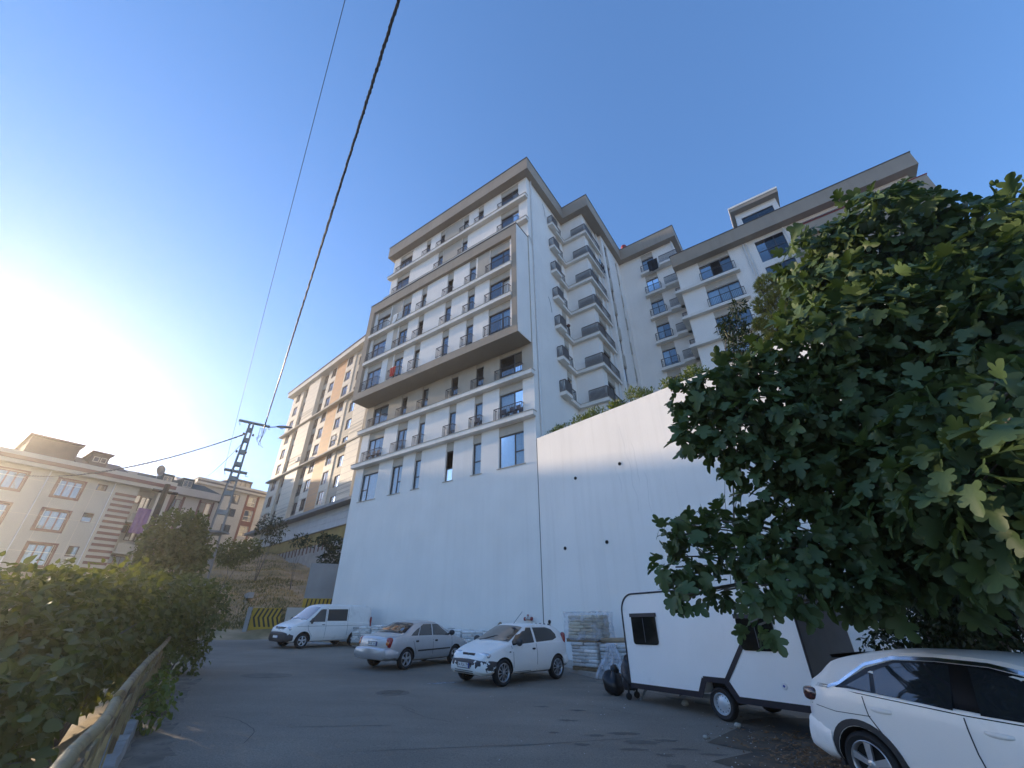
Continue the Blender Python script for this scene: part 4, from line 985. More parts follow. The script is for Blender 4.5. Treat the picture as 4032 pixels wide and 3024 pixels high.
def pod(par, name, c, d, mat, n=8):
    """rounded lens: superellipsoid centred at c with half sizes d"""
    g = MB(); rings = []
    f = lambda v, e: math.copysign(abs(v)**e, v)
    for i in range(n+1):
        a = -math.pi/2+math.pi*i/n
        rings.append([g.pt(c[0]+d[0]*f(math.cos(a), .5)*f(math.cos(6.283*j/14), .6), c[1]+d[1]*f(math.cos(a), .5)*f(math.sin(6.283*j/14), .6), c[2]+d[2]*f(math.sin(a), .6)) for j in range(14)])
    for A, B in zip(rings[:-1], rings[1:]):
        for j in range(14): g.face((A[j], A[(j+1) % 14], B[(j+1) % 14], B[j]))
    return g.build(name, mat, par, smooth=True)
def place(root, az, wheel_world, wheel_local, scale=1.0):
    """heading azimuth az; put the local wheel contact point at the given ground point, tilted with the road"""
    a = R(az); fx = Vector((math.sin(a), math.cos(a), 0)); fx.z = -.0296*fx.x+.0261*fx.y; fx.normalize()
    nz = Vector((.0296, -.0261, 1)).normalized(); fy = nz.cross(fx).normalized(); fx = fy.cross(nz)
    m_ = Matrix.Identity(4)
    for i in range(3): m_[i][0] = fx[i]*scale; m_[i][1] = fy[i]*scale; m_[i][2] = nz[i]*scale
    w = Vector((wheel_world[0], wheel_world[1], gz(*wheel_world)+.004)); t = w-(m_ @ Vector((wheel_local[0], wheel_local[1], 0)))
    m_.translation = t; root.matrix_world = m_

# --- white panel van
van = thing('panel_van', 'white panel van with black bumper parked at the upper end of the lot', 'van')
c = Car(van, [(-2.52, .42, 1.50, 1.12, .80, .66), (-2.47, .30, 1.82, 1.12, .88, .74), (-2.36, .28, 1.93, 1.12, .93, .79), (-1.5, .27, 1.965, 1.12, .95, .81), (.25, .27, 1.965, 1.12, .95, .80), (.62, .27, 1.90, 1.10, .95, .77), (1.42, .27, 1.22, 1.08, .95, .80), (1.75, .27, 1.12, 1.02, .94, .8), (2.12, .26, .98, .92, .89, .74), (2.27, .28, .88, .84, .83, .68), (2.36, .34, .76, .7, .72, .6)])
c.body(PAINTV, [(1.5, .33, .41), (-1.5, .33, .41)])
for sg in (1, -1):
    c.side('window', [(.62, 1.16), (1.30, 1.16), (1.02, 1.40), (.72, 1.72), (.60, 1.74), (.42, 1.74), (.42, 1.16)], TINT if sg < 0 else CARGL, sg)
    c.side('window', [(-.88, 1.2), (.30, 1.2), (.30, 1.74), (-.88, 1.76)], TINT, sg)
    c.seam([(.36, 1.8), (.36, .34)], sg); c.seam([(1.36, 1.1), (1.3, .8), (1.05, .5), (1.0, .34)], sg); c.seam([(-2.45, .99), (1.9, .96)], sg, .006); c.seam([(-2.4, .52), (-1.92, .52)], sg, .012, mat=PAINTV, off=.012); c.seam([(-1.08, .50), (1.07, .50)], sg, .016, mat=PAINTV, off=.014)
    c.seam([(-.95, 1.8), (-.95, .36)], sg); handle(c, .5, 1.03, sg, BPLAS); mirror(c, 1.22, 1.16, sg, BPLAS, .19)
    pod(van, 'headlight', (2.13, sg*.64, .83), (.15, .21, .11), HEADL); pod(van, 'tail_light', (-2.47, sg*.86, 1.1), (.05, .05, .3), TAILR)
    for x in (1.5, -1.5): wheel(van, x, sg*.83, .33, .21, 'multi' if False else 'five', STEELW)
c.top('windscreen', 1.40, .68, .78, .66, CARGL)
g = MB(); g.box(-2.53, -2.515, -.62, .62, 1.2, 1.7); g.build('rear_window', TINT, van)
b = Car(van, [(2.02, .3, .70, .6, .93, .8), (2.2, .27, .72, .62, .90, .75), (2.36, .28, .70, .6, .80, .66), (2.43, .34, .62, .55, .66, .5)]); b.body(BPLAS, [], 'bumper')
g = MB()
for k in range(4): g.box(2.25, 2.32, -.42, .42, .775+k*.04, .795+k*.04)
g.box(2.2, 2.27, -.44, .44, .76, .92); g.build('grille', BPLAS, van)
em = MB(); em.lathe([(.088, 2.325), (.088, 2.34), (.074, 2.34), (.074, 2.325)], 24, 'x', (0, 0, .85))
for p, q in (((-.03, .915), (0, .862)), ((.03, .915), (0, .862)), ((-.062, .895), (-.026, .79)), ((.062, .895), (.026, .79)), ((-.026, .79), (0, .845)), ((.026, .79), (0, .845))): em.bar((2.333, p[0], p[1]), (2.333, q[0], q[1]), .013)
em.build('emblem', CHROME, van)
plate(van, 2.435, .5, None, 1, .46, .1)
g = MB(); g.bar((1.46, -.5, 1.25), (1.2, .05, 1.41), .014); g.bar((1.46, .3, 1.25), (1.22, .72, 1.36), .014); g.build('wiper', BPLAS, van)
place(van, -143.5, (-10.62, 24.42), (1.5, .93))

# --- silver saloon
sed = thing('saloon_car', 'silver saloon parked nose to the bag pallets with its rear to the lot', 'car')
c = Car(sed, [(-2.07, .45, .86, .75, .62, .5), (-2.02, .36, .93, .8, .74, .6), (-1.88, .30, .975, .86, .82, .66), (-1.42, .25, 1.0, .9, .845, .7), (-.78, .22, 1.345, .92, .85, .60), (-.45, .22, 1.395, .92, .85, .61), (.15, .22, 1.395, .92, .85, .61), (.42, .22, 1.33, .92, .85, .60), (1.10, .22, .965, .90, .85, .72), (1.5, .22, .88, .82, .84, .7), (1.9, .24, .77, .70, .80, .64), (2.07, .28, .66, .6, .70, .55), (2.13, .36, .56, .5, .58, .46)])
c.body(PAINTS, [(1.24, .30, .355), (-1.24, .30, .355)])
for sg in (1, -1):
    c.side('window', [(.0, .965), (.93, .945), (.62, 1.13), (.36, 1.30), (.05, 1.31)], CARGL, sg); c.side('window', [(-.72, .965), (-.06, .965), (-.02, 1.31), (-.42, 1.30), (-.55, 1.24)], CARGL, sg); c.side('quarter_window', [(-1.08, .965), (-.77, .965), (-.60, 1.21), (-.74, 1.16), (-.95, 1.05)], CARGL, sg)
    c.seam([(-.03, .94), (-.02, .30)], sg); c.seam([(-1.12, .94), (-1.0, .80), (-.86, .5), (-.84, .42)], sg); c.seam([(.99, .93), (1.0, .62), (.92, .32)], sg)
    c.seam([(-.78, .52), (.9, .54)], sg, .022, 'rub_strip', BPLAS, .012)
    handle(c, -.82, .80, sg, BPLAS, .15, .06); handle(c, .14, .80, sg, BPLAS, .15, .06); mirror(c, .88, .99, sg, BPLAS, .12)
    pod(sed, 'tail_light', (-1.93, sg*.655, .76), (.115, .12, .17), TAILR); pod(sed, 'indicator', (-1.965, sg*.66, .76), (.095, .09, .07), TAILA); pod(sed, 'headlight', (1.93, sg*.6, .66), (.14, .16, .09), HEADL)
    for x in (1.24, -1.24): wheel(sed, x, sg*.745, .30, .19, 'five', ALLOY, .68)
c.top('rear_window', -1.38, -.80, .70, .54, CARGL); c.top('windscreen', 1.04, .44, .70, .54, CARGL)
b = Car(sed, [(-2.19, .38, .58, .53, .68, .6), (-2.15, .31, .62, .57, .78, .7), (-1.98, .27, .63, .58, .85, .77), (-1.66, .30, .62, .56, .857, .77)]); b.body(PAINTS, [], 'bumper')
b = Car(sed, [(1.66, .3, .58, .52, .87, .75), (1.98, .26, .6, .52, .84, .7), (2.14, .28, .58, .5, .70, .58), (2.2, .36, .52, .46, .55, .45)]); b.body(PAINTS, [], 'bumper')
g = MB(); g.box(-2.065, -2.03, -.40, .40, .80, .855); g.build('trunk_trim', CHROME, sed)
plate(sed, -2.075, .735, '34 BC 5112', -1, .42, .10)
g = MB(); g.box(-2.06, -2.03, -.30, .30, .655, .68); g.build('trunk_trim', CHROME, sed)
place(sed, 33.4, (-3.80, 17.55), (-1.24, -.84), 1.055)

# --- white hatchback with the peeling bumper
hat = thing('hatchback_car', 'white three door hatchback with paint peeling off its front bumper', 'car')
c = Car(hat, [(-1.80, .44, 1.0, .86, .62, .5), (-1.74, .36, 1.14, .92, .72, .56), (-1.58, .30, 1.27, .96, .78, .58), (-1.28, .25, 1.405, .96, .81, .60), (-.9, .23, 1.435, .96, .815, .605), (-.1, .23, 1.445, .96, .815, .61), (.14, .23, 1.41, .95, .815, .60), (.98, .23, .99, .92, .81, .68), (1.3, .23, .915, .84, .80, .66), (1.62, .25, .82, .74, .76, .6), (1.78, .3, .72, .66, .68, .54), (1.84, .36, .62, .56, .58, .46)])
c.body(PAINTW, [(1.19, .30, .37), (-1.19, .30, .37)])
for sg in (1, -1):
    c.side('window', [(-.12, .98), (.60, .95), (.83, .93), (.80, 1.02), (.58, 1.17), (.28, 1.34), (.1, 1.36), (-.08, 1.36)], TINT, sg); c.side('window', [(-1.02, 1.02), (-.22, .985), (-.17, 1.36), (-.8, 1.36), (-1.05, 1.31), (-1.22, 1.18), (-1.24, 1.08)], TINT, sg)
    c.seam([(-.17, .96), (-.2, .6), (-.2, .30)], sg); c.seam([(.90, .93), (.83, .75), (.8, .32)], sg); c.seam([(.05, .30), (.8, .30)], sg)
    handle(c, -.05, .83, sg, BPLAS, .14, .05); mirror(c, .68, .97, sg, BPLAS, .13); c.seam([(.93, .78), (1.0, .78)], sg, .014, 'side_repeater', BPLAS, .008)
    pod(hat, 'headlight', (1.63, sg*.515, .70), (.13, .20, .075), HEADL); pod(hat, 'tail_light', (-1.69, sg*.62, 1.0), (.08, .07, .22), TAILR)
    for x in (1.19, -1.19): wheel(hat, x, sg*.715, .315, .20, 'multi', ALLOY, .70)
c.top('windscreen', .93, .20, .68, .55, CARGL)
g = MB(); g.tube([(.12, .12, 1.45), (-.28, .12, 1.78)], .006, 5); g.build('aerial', BPLAS, hat)
g = MB()
for k in range(5): g.box(-1.33+k*.0, -1.29, -.4+k*.18, -.34+k*.18, 1.41, 1.45)
tag(g.build('roof_fin', BPLAS, hat), kind='stuff')
# bumper with peeled paint: white shell flaking to black plastic
PEEL = bpy.data.materials.new('peeling_bumper'); PEEL.use_nodes = True; n_ = PEEL.node_tree; Lk = n_.links; bs = n_.nodes['Principled BSDF']; bs.inputs['Roughness'].default_value = .45
tc = n_.nodes.new('ShaderNodeTexCoord'); nz = n_.nodes.new('ShaderNodeTexNoise'); nz.inputs['Scale'].default_value = 4.5; nz.inputs['Detail'].default_value = 6; nz.inputs['Roughness'].default_value = .55; Lk.new(tc.outputs['Object'], nz.inputs['Vector'])
sp = n_.nodes.new('ShaderNodeSeparateXYZ'); Lk.new(tc.outputs['Object'], sp.inputs[0])
mz = n_.nodes.new('ShaderNodeMapRange'); mz.inputs['From Min'].default_value = .38; mz.inputs['From Max'].default_value = .60; mz.inputs['To Min'].default_value = -.16; mz.inputs['To Max'].default_value = .17; Lk.new(sp.outputs['Z'], mz.inputs[0])
ad = n_.nodes.new('ShaderNodeMath'); ad.operation = 'ADD'; Lk.new(nz.outputs[0], ad.inputs[0]); Lk.new(mz.outputs[0], ad.inputs[1])
gt = n_.nodes.new('ShaderNodeMath'); gt.operation = 'GREATER_THAN'; gt.inputs[1].default_value = .515; Lk.new(ad.outputs[0], gt.inputs[0])
mx = n_.nodes.new('ShaderNodeMixRGB'); mx.inputs[1].default_value = (.74, .74, .70, 1); mx.inputs[2].default_value = (.02, .021, .025, 1); Lk.new(gt.outputs[0], mx.inputs[0]); Lk.new(mx.outputs[0], bs.inputs['Base Color'])
b = Car(hat, [(1.42, .30, .62, .55, .83, .72), (1.68, .26, .62, .54, .80, .68), (1.84, .26, .60, .52, .70, .58), (1.92, .30, .56, .48, .56, .44), (1.95, .34, .5, .44, .44, .34)], .06); bo = b.body(PEEL, [(1.19, .30, .37)], 'bumper'); bo['label'] = 'front bumper with white paint flaking off to black plastic'
g = MB()
for k in range(3): g.box(1.90, 1.965-.008*k, -.36, .36, .30+k*.045, .315+k*.045)
g.build('air_intake', BPLAS, hat)
g = MB(); g.box(1.74, 1.805, -.24, .24, .655, .745); gr = g.build('grille', BPLAS, hat); g = MB(); g.lathe([(.001, 1.81), (.035, 1.81), (.04, 1.80)], 14, 'x', (0, 0, .70)); g.build('badge', CHROME, gr)
plate(hat, 1.965, .475, '34 PLA 795', 1, .46, .11)
g = MB(); g.bar((1.0, -.45, 1.02), (.72, .05, 1.15), .012); g.build('wiper', BPLAS, hat)
b = Car(hat, [(-1.9, .42, .62, .55, .58, .46), (-1.84, .34, .66, .58, .72, .6), (-1.66, .3, .68, .58, .815, .7), (-1.48, .34, .67, .58, .822, .72)]); b.body(PAINTW, [], 'bumper')
place(hat, -137.0, (-.30, 14.5), (1.19, .80), 1.06)

# --- white crossover in the near right corner
suv = thing('crossover_car', 'white crossover with chrome roof arc cut off by the right picture edge', 'car')
c = Car(suv, [(-2.06, .48, .92, .78, .66, .5), (-2.0, .34, 1.03, .86, .80, .62), (-1.88, .28, 1.17, 1.05, .87, .66), (-1.62, .25, 1.40, 1.09, .895, .64), (-1.32, .23, 1.49, 1.09, .90, .63), (-.8, .21, 1.575, 1.07, .90, .64), (-.1, .21, 1.60, 1.05, .895, .65), (.35, .21, 1.575, 1.04, .895, .65), (.62, .21, 1.50, 1.04, .895, .64), (1.30, .22, 1.14, 1.06, .89, .74), (1.7, .24, 1.05, .98, .88, .7), (2.0, .28, .94, .86, .82, .64), (2.08, .36, .76, .68, .7, .55)], .08)
c.body(PAINTW, [(1.28, .33, .375), (-1.28, .33, .375)])
for sg in (1, -1):
    c.side('window_band', [(-1.50, 1.095), (-1.22, 1.060), (-.1, 1.015), (1.08, 1.015), (1.16, 1.040), (.78, 1.280), (.52, 1.420), (.2, 1.480), (-.3, 1.490), (-.75, 1.465), (-1.1, 1.350)], GLOSSB, sg, .004)
    c.side('window', [(-.98, 1.095), (-.19, 1.050), (-.16, 1.465), (-.42, 1.465), (-.74, 1.435), (-1.0, 1.320)], CARGL, sg, .009); c.side('window', [(.05, 1.045), (.92, 1.045), (.62, 1.270), (.42, 1.400), (.2, 1.455), (.02, 1.465)], CARGL, sg, .009); c.side('quarter_window', [(-1.36, 1.125), (-1.04, 1.100), (-1.05, 1.300), (-1.12, 1.260)], CARGL, sg, .009)
    c.seam([(-1.86, 1.090), (-1.60, 1.090), (-1.46, 1.140), (-1.12, 1.385), (-.76, 1.490), (-.3, 1.515), (.2, 1.505), (.55, 1.445)], sg, .019, 'chrome_arc', CHROME, .012)
    c.seam([(-1.15, 1.040), (-1.12, 0.840), (-.92, 0.550), (-.80, 0.360)], sg); c.seam([(-.11, 1.000), (-.09, 0.700), (-.02, 0.320)], sg); c.seam([(1.13, 1.020), (1.1, 0.600), (1.0, 0.340)], sg); c.seam([(-1.92, 0.860), (-1.55, 0.820), (-1.1, 0.840)], sg, .004)
    handle(c, -.95, .92, sg, PAINTW, .24, .05); handle(c, .15, .90, sg, PAINTW, .24, .05); mirror(c, 1.0, 1.08, sg, PAINTW, .15)
    arch = []
    for x in (-1.28, 1.28):
        a = MB(); n2 = 22; P_ = []
        for k in range(n2+1):
            t = math.pi*(-.08+1.16*k/n2); P_.append((x+.38*math.cos(t), .33+.38*math.sin(t), x+.45*math.cos(t), .33+.45*math.sin(t)))
        pr = None
        for q in P_:
            o0, o1 = c.ys(q[0], max(.3, q[1]))+.014, c.ys(q[2], max(.3, q[3]))+.012
            cur = (a.pt(q[0], sg*(o0-.08), q[1]), a.pt(q[0], sg*o0, q[1]), a.pt(q[2], sg*o1, q[3]), a.pt(q[2], sg*(o1-.03), q[3]))
            if pr:
                for j in range(3): a.face((pr[j], cur[j], cur[j+1], pr[j+1]))
            pr = cur
        a.build('arch_trim', BPLAS, suv, smooth=True, angle=40); wheel(suv, x, sg*.79, .33, .22, 'five', ALLOY, .72)
    pod(suv, 'tail_light', (-1.90, sg*.76, .965), (.13, .11, .085), TAILD); pod(suv, 'tail_light_edge', (-1.97, sg*.70, .99), (.075, .11, .05), TAILR)
    pod(suv, 'headlight', (1.93, sg*.66, .76), (.13, .15, .06), HEADL)
c.top('rear_window', -1.86, -1.42, .62, .56, TINT); c.top('windscreen', 1.22, .64, .72, .58, CARGL)
g = MB(); sp_ = []
for k in range(9):
    y = -.58+1.16*k/8; xx = -1.70+.06*(y/.58)**2; sp_.append((xx, y))
for (x0, y0), (x1, y1) in zip(sp_[:-1], sp_[1:]):
    i = [g.pt(x0, y0, 1.455), g.pt(x1, y1, 1.455), g.pt(-1.22, y1*.98, 1.52), g.pt(-1.22, y0*.98, 1.52), g.pt(x0+.03, y0, 1.42), g.pt(x1+.03, y1, 1.42), g.pt(-1.3, y1*.98, 1.45), g.pt(-1.3, y0*.98, 1.45)]
    for f in ((0, 1, 2, 3), (0, 4, 5, 1), (4, 7, 6, 5)): g.face([i[z] for z in f])
g.build('spoiler', BPLAS, suv, smooth=True, angle=40)
g = MB(); g.tube([(-1.0, 0, 1.57), (-1.28, 0, 1.72)], .008, 5); g.lathe([(.05, 0), (.03, .03), (.001, .04)], 10, 'z', (-1.0, 0, 1.555)); g.build('aerial', BPLAS, suv)
b = Car(suv, [(-2.12, .42, .66, .58, .66, .5), (-2.06, .30, .72, .62, .84, .66), (-1.84, .25, .76, .66, .905, .75), (-1.70, .26, .74, .64, .905, .75)]); b.body(PAINTW, [], 'bumper')
place(suv, 159, (5.7, 5.98), (0, 0), 1.0)

# --- small white caravan
ta = R(-32.5); tdx, tdy = -math.sin(ta), -math.cos(ta)
car = thing('camping_trailer', 'small white caravan with black edge trim and dark windows', 'caravan', (4.31, 10.89, .04), math.atan2(tdy, tdx))
TWH = M('caravan_white', (.88, .86, .83), .35, .03, 1.2, coat=.2, dirt=((.62, .6, .58), 1.5, .62, .3)); TBK = M('caravan_black', (.018, .015, .022), .4, .1, 5); TGREY = M('caravan_grey', (.10, .10, .105), .5, .1, 3)
X0, X1, ZB, ZT, DP = -2.5, 2.03, .43, 2.46, 1.95
prof = []
for k in range(9): t = math.pi/2*k/8; prof.append((X0+.42-.42*math.cos(t), ZT-.42+.42*math.sin(t)))
for k in range(5): t = math.pi/2*k/4; prof.append((X1-.12+.12*math.sin(t), ZT-.12+.12*math.cos(t)))
outline = [(X0, ZB)]+prof+[(X1, ZB), (.42, ZB), (.25, .72), (-.28, .72), (-.42, ZB)]
g = MB(); a_ = [g.pt(x, .0, z) for x, z in outline]; b_ = [g.pt(x, DP, z) for x, z in outline]; g.face(a_); g.face(b_[::-1])
for k in range(len(outline)): g.face((a_[k], a_[(k+1) % len(outline)], b_[(k+1) % len(outline)], b_[k]))
g.build('body', TWH, car)
g = MB(); ed = [(X0, ZB)]+prof+[(X1, ZB)]          # black extrusion round the silhouette
for (x0, z0), (x1, z1) in zip(ed[:-1], ed[1:]): g.tube([(x0, -.006, z0), (x1, -.006, z1)], .022, 6)
g.build('edge_trim', TBK, car)
g = MB(); g.poly([(X1+.004, .03, ZB+.05), (X1+.004, DP-.05, ZB+.05), (X1+.004, DP-.05, ZT-.15), (X1+.004, .03, ZT-.15)]); g.build('rear_panel', TGREY, car, fix=False)
sk = MB()                                            # black skirt, wheel notch and slanting strip
def strip(p, q, w, y=-.008):
    p, q = Vector((p[0], 0, p[1])), Vector((q[0], 0, q[1])); d = (q-p).normalized(); n3 = Vector((-d.z, 0, d.x))*w
    i = [sk.pt(v.x, yy, v.z) for yy in (y, .001) for v in (p-n3, q-n3, q+n3, p+n3)]
    for f in ((0, 1, 2, 3), (0, 4, 5, 1), (1, 5, 6, 2), (2, 6, 7, 3), (3, 7, 4, 0)): sk.face([i[k] for k in f])
strip((X0, .41), (-.44, .41), .055); strip((-.46, .38), (-.28, .70), .06, -.009); strip((-.30, .705), (.28, .705), .05, -.010); strip((.25, .70), (.45, .40), .06, -.011); strip((.42, .41), (X1, .41), .055, -.012); strip((.27, .72), (.80, 1.36), .045, -.013)
sk.build('skirt', TBK, car)
for x0, x1, z0, z1 in ((-2.18, -1.38, 1.30, 1.92), (.80, 1.56, 1.27, 1.85)):
    r_ = .07; pts = []
    for cx_, cz_, a0 in ((x1-r_, z0+r_, -90), (x1-.02, z1-.02, 0), (x0+.02, z1-.02, 90), (x0+r_, z0+r_, 180)):
        rr_ = r_ if cz_ == z0+r_ else .02
        for k in range(5): t = R(a0+22.5*k); pts.append((cx_+rr_*math.cos(t), cz_+rr_*math.sin(t)))
    g = MB(); i0 = [g.pt(x, -.03, z) for x, z in pts]; i1 = [g.pt(x, .002, z) for x, z in pts]; g.face(i0)
    for k in range(len(pts)): g.face((i0[k], i0[(k+1) % len(pts)], i1[(k+1) % len(pts)], i1[k]))
    w_ = g.build('window', TINT, car)
    g = MB(); g.box(x0-.03, x1+.03, -.045, .0, z1-.01, z1+.075); g.build('awning_rail', TBK, w_)
    g = MB(); g.box((x0+x1)/2-.006, (x0+x1)/2+.006, -.034, -.03, z0+.05, z1-.03); g.build('window_bar', TGREY, w_)
g = MB(); g.lathe([(.001, -.012), (.05, -.012), (.06, -.002)], 16, 'y', (1.46, 0, .72)); bd = g.build('badge', PLATE, car); g = MB(); g.lathe([(.001, -.014), (.022, -.014)], 12, 'y', (1.46, 0, .72)); g.build('badge_dot', PLATEB, bd, fix=False)
for y in (.12, DP-.12): wheel(car, 0.0, y if y > 1 else y, .29, .18, 'steel', STEELW, .66)
for w_ in [o for o in car.children if o.name.startswith('wheel')]:
    if w_.location.y < 1: w_.rotation_euler = (0, 0, math.pi)
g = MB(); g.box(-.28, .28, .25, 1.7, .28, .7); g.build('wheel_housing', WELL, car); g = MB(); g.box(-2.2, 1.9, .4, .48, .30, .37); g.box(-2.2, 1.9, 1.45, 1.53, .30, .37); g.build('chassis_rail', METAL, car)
for x, dx in ((-2.2, -.28), (1.75, .25)):
    for y in (.2, 1.7):
        g = MB(); g.bar((x, y, .36), (x+dx, y, .02), .05); g.bar((x+dx*.2-.12*dx/abs(dx), y, .36), (x+dx*.45, y, .22), .03); g.box(x+dx-.05, x+dx+.05, y-.05, y+.05, .0, .02); g.build('support_leg', METAL, car)
g = MB(); g.bar((X0, .6, .36), (X0-1.0, DP/2, .38), .06); g.bar((X0, DP-.6, .36), (X0-1.0, DP/2, .38), .06); g.build('drawbar', METAL, car)
# ------------------------------------------------------------------ pallets stacked with bags
WOOD = M('pallet_wood', (.22, .155, .09), .9, .25, 6, .3, 40); BAGW = M('bag_white', (.72, .70, .67), .45, .12, 3, .5, 18, dirt=((.40, .37, .33), 5, .55, .55)); BAGK = M('bag_kraft', (.55, .47, .33), .7, .12, 3, .4, 18, dirt=((.36, .29, .19), 5, .56, .5))
obj_random(BAGW, .6, 1.2); obj_random(BAGK, .65, 1.15)
BAND = M('bag_print', (.16, .17, .22), .6, .3, 9)
FILM = bpy.data.materials.new('clear_film'); FILM.use_nodes = True; n_ = FILM.node_tree; n_.nodes.clear()
_o = n_.nodes.new('ShaderNodeOutputMaterial'); _a = n_.nodes.new('ShaderNodeBsdfTransparent'); _a.inputs[0].default_value = (.95, .95, .96, 1); _g = n_.nodes.new('ShaderNodeBsdfPrincipled'); _g.inputs['Base Color'].default_value = (.75, .76, .8, 1); _g.inputs['Roughness'].default_value = .25
_m = n_.nodes.new('ShaderNodeMixShader'); _n = n_.nodes.new('ShaderNodeTexNoise'); _n.inputs['Scale'].default_value = 3.5; _n.inputs['Detail'].default_value = 5; _r_ = n_.nodes.new('ShaderNodeMapRange'); _r_.inputs['From Min'].default_value = .4; _r_.inputs['From Max'].default_value = .7; _r_.inputs['To Min'].default_value = .06; _r_.inputs['To Max'].default_value = .42
n_.links.new(_n.outputs[0], _r_.inputs[0]); n_.links.new(_r_.outputs[0], _m.inputs[0]); n_.links.new(_a.outputs[0], _m.inputs[1]); n_.links.new(_g.outputs[0], _m.inputs[2]); n_.links.new(_m.outputs[0], _o.inputs[0])
def bag_mesh(name, l, w, h, mat, seed):
    r_ = random.Random(seed); g = MB(); rings = []
    prof = ((-.5, .7), (-.48, .92), (-.3, 1.0), (0, 1.02), (.3, 1.0), (.48, .92), (.5, .7))
    for a, k in prof:
        ring = []
        for y, z in ((-.5, .2), (-.475, .4), (-.38, .5), (.38, .5), (.475, .4), (.5, .2), (.5, -.2), (.475, -.4), (.38, -.5), (-.38, -.5), (-.475, -.4), (-.5, -.2)):
            ring.append(g.pt(a*l+r_.uniform(-.006, .006), y*w*(.9+.1*k)+r_.uniform(-.006, .006), z*h*k+r_.uniform(-.006, .006)))
        rings.append(ring)
    for A, B in zip(rings[:-1], rings[1:]):
        for j in range(12): g.face((A[j], A[(j+1) % 12], B[(j+1) % 12], B[j]))
    g.face(rings[0]); g.face(rings[-1]); return g.mesh(name, mat, True, 60)
BM = {}
for key, mat in (('w', BAGW), ('k', BAGK)):
    for s in range(3): BM[key, 0, s] = bag_mesh('bag', .545, .365, .112, mat, s); BM[key, 1, s] = bag_mesh('bag', .365, .545, .112, mat, s+9)
def pallet(loc, rz, label, layers=8, kind='w', film=False, w=1.1, d=1.1, seed=0, cap=True):
    r_ = random.Random(seed); t = thing('bag_pallet', label, 'pallet', loc, rz, 'pallets of bags along the wall')
    for k in range(3):
        g = MB(); g.box(-w/2, w/2, -d/2+k*(d-.1)/2, -d/2+.1+k*(d-.1)/2, .0, .085); g.build('bearer', WOOD, t)
    for k in range(7):
        g = MB(); x = -w/2+k*(w-.1)/6; g.box(x, x+.1, -d/2, d/2, .086, .11); g.build('deck_board', WOOD, t)
    for L in range(layers):
        z = .11+.052+L*.104
        if L % 2 == 0: spots = [(-.275, -.365, 0), (.275, -.365, 0), (-.275, 0, 0), (.275, 0, 0), (-.275, .365, 0), (.275, .365, 0)]
        else: spots = [(-.365, -.275, 1), (0, -.275, 1), (.365, -.275, 1), (-.365, .275, 1), (0, .275, 1), (.365, .275, 1)]
        for x, y, o in spots:
            b = ob('bag', BM[kind, o, r_.randrange(3)], t, (x+r_.uniform(-.02, .02), y+r_.uniform(-.025, .025), z+r_.uniform(-.004, .004)))
            b.rotation_euler = (r_.uniform(-.03, .03), r_.uniform(-.03, .03), r_.uniform(-.05, .05)+(math.pi if r_.random() < .5 else 0))
    if film:
        g = MB(); H = .14+layers*.104; N = 10; I = {}
        rr_ = random.Random(seed+50); hw, hd = w/2+.04, d/2+.04
        per = [(-hw+2*hw*k/N, -hd) for k in range(N)]+[(hw, -hd+2*hd*k/N) for k in range(N)]+[(hw-2*hw*k/N, hd) for k in range(N)]+[(-hw, hd-2*hd*k/N) for k in range(N)]
        for j in range(6):
            z = .05+(H)*j/5
            for i, (x, y) in enumerate(per):
                f = 1+rr_.uniform(-.025, .03)+(.05 if j == 0 else 0); I[i, j] = g.pt(x*f, y*f, z+rr_.uniform(-.02, .03)+(.03 if j == 5 else 0))
        n4 = len(per)
        for j in range(5):
            for i in range(n4): g.face((I[i, j], I[(i+1) % n4, j], I[(i+1) % n4, j+1], I[i, j+1]))
        c0 = g.pt(0, 0, H+.09)
        for i in range(n4): g.face((I[i, 5], I[(i+1) % n4, 5], c0))
        g.build('film_wrap', FILM, t, smooth=True, fix=False)
    return t
FR = R(-34.61)
left = [(9.85, 16.95, 'by the van rear bumper, leftmost of the bag pallets', 7), (8.6, 17.2, 'half hidden by the van, second from the left', 8), (7.35, 17.3, 'behind the silver saloon boot lid', 8), (6.1, 17.3, 'right behind the silver saloon roof', 8), (4.85, 17.3, 'behind the silver saloon windscreen', 8), (3.55, 17.2, 'at the silver saloon bonnet', 8), (2.3, 17.15, 'between the saloon nose and the hatchback', 8), (1.1, 17.15, 'behind the hatchback bonnet, with one loose bag on top', 8)]
for k, (u, n2, w_, l) in enumerate(left):
    x, y, _ = fpt(u, n2); pallet((x, y, gz(x, y)+.13), FR+rnd.uniform(-.04, .04), 'pallet of white bags ' + w_, l, 'w', False, seed=k)
lb = ob('loose_bag', BM['k', 0, 0], None); x, y, _ = fpt(1.15, 16.95); lb.location = (x, y, gz(x, y)+.13+.11+8*.104+.055); lb.rotation_euler = (.05, 0, FR); tag(lb, 'single brown bag lying on the pallet behind the hatchback bonnet', 'bag')
WR = wrot
def wl(t, off): return (CX+wdx*t+wdy*off, CY+wdy*t-wdx*off)      # t along the retaining wall, off towards the lot
def sp(s, dpt):                                                    # s left along the stack line, dpt back from its face
    dx, dy = -.693, .720; nx, ny = .720, .693
    return (2.07+dx*s+nx*dpt, 17.93+dy*s+ny*dpt)
x, y = sp(-.55, .58); zl = gz(x, y)+.13; pallet((x, y, zl), WR, 'pallet of white bags under the tall stack behind the hatchback', 7, 'w', False, seed=20)
x, y = sp(-.42, .62); pallet((x, y, zl+.12+7*.104), WR+.03, 'pallet of yellowish bags in cloudy film, stacked on another pallet', 7, 'k', True, 1.3, 1.12, seed=21)
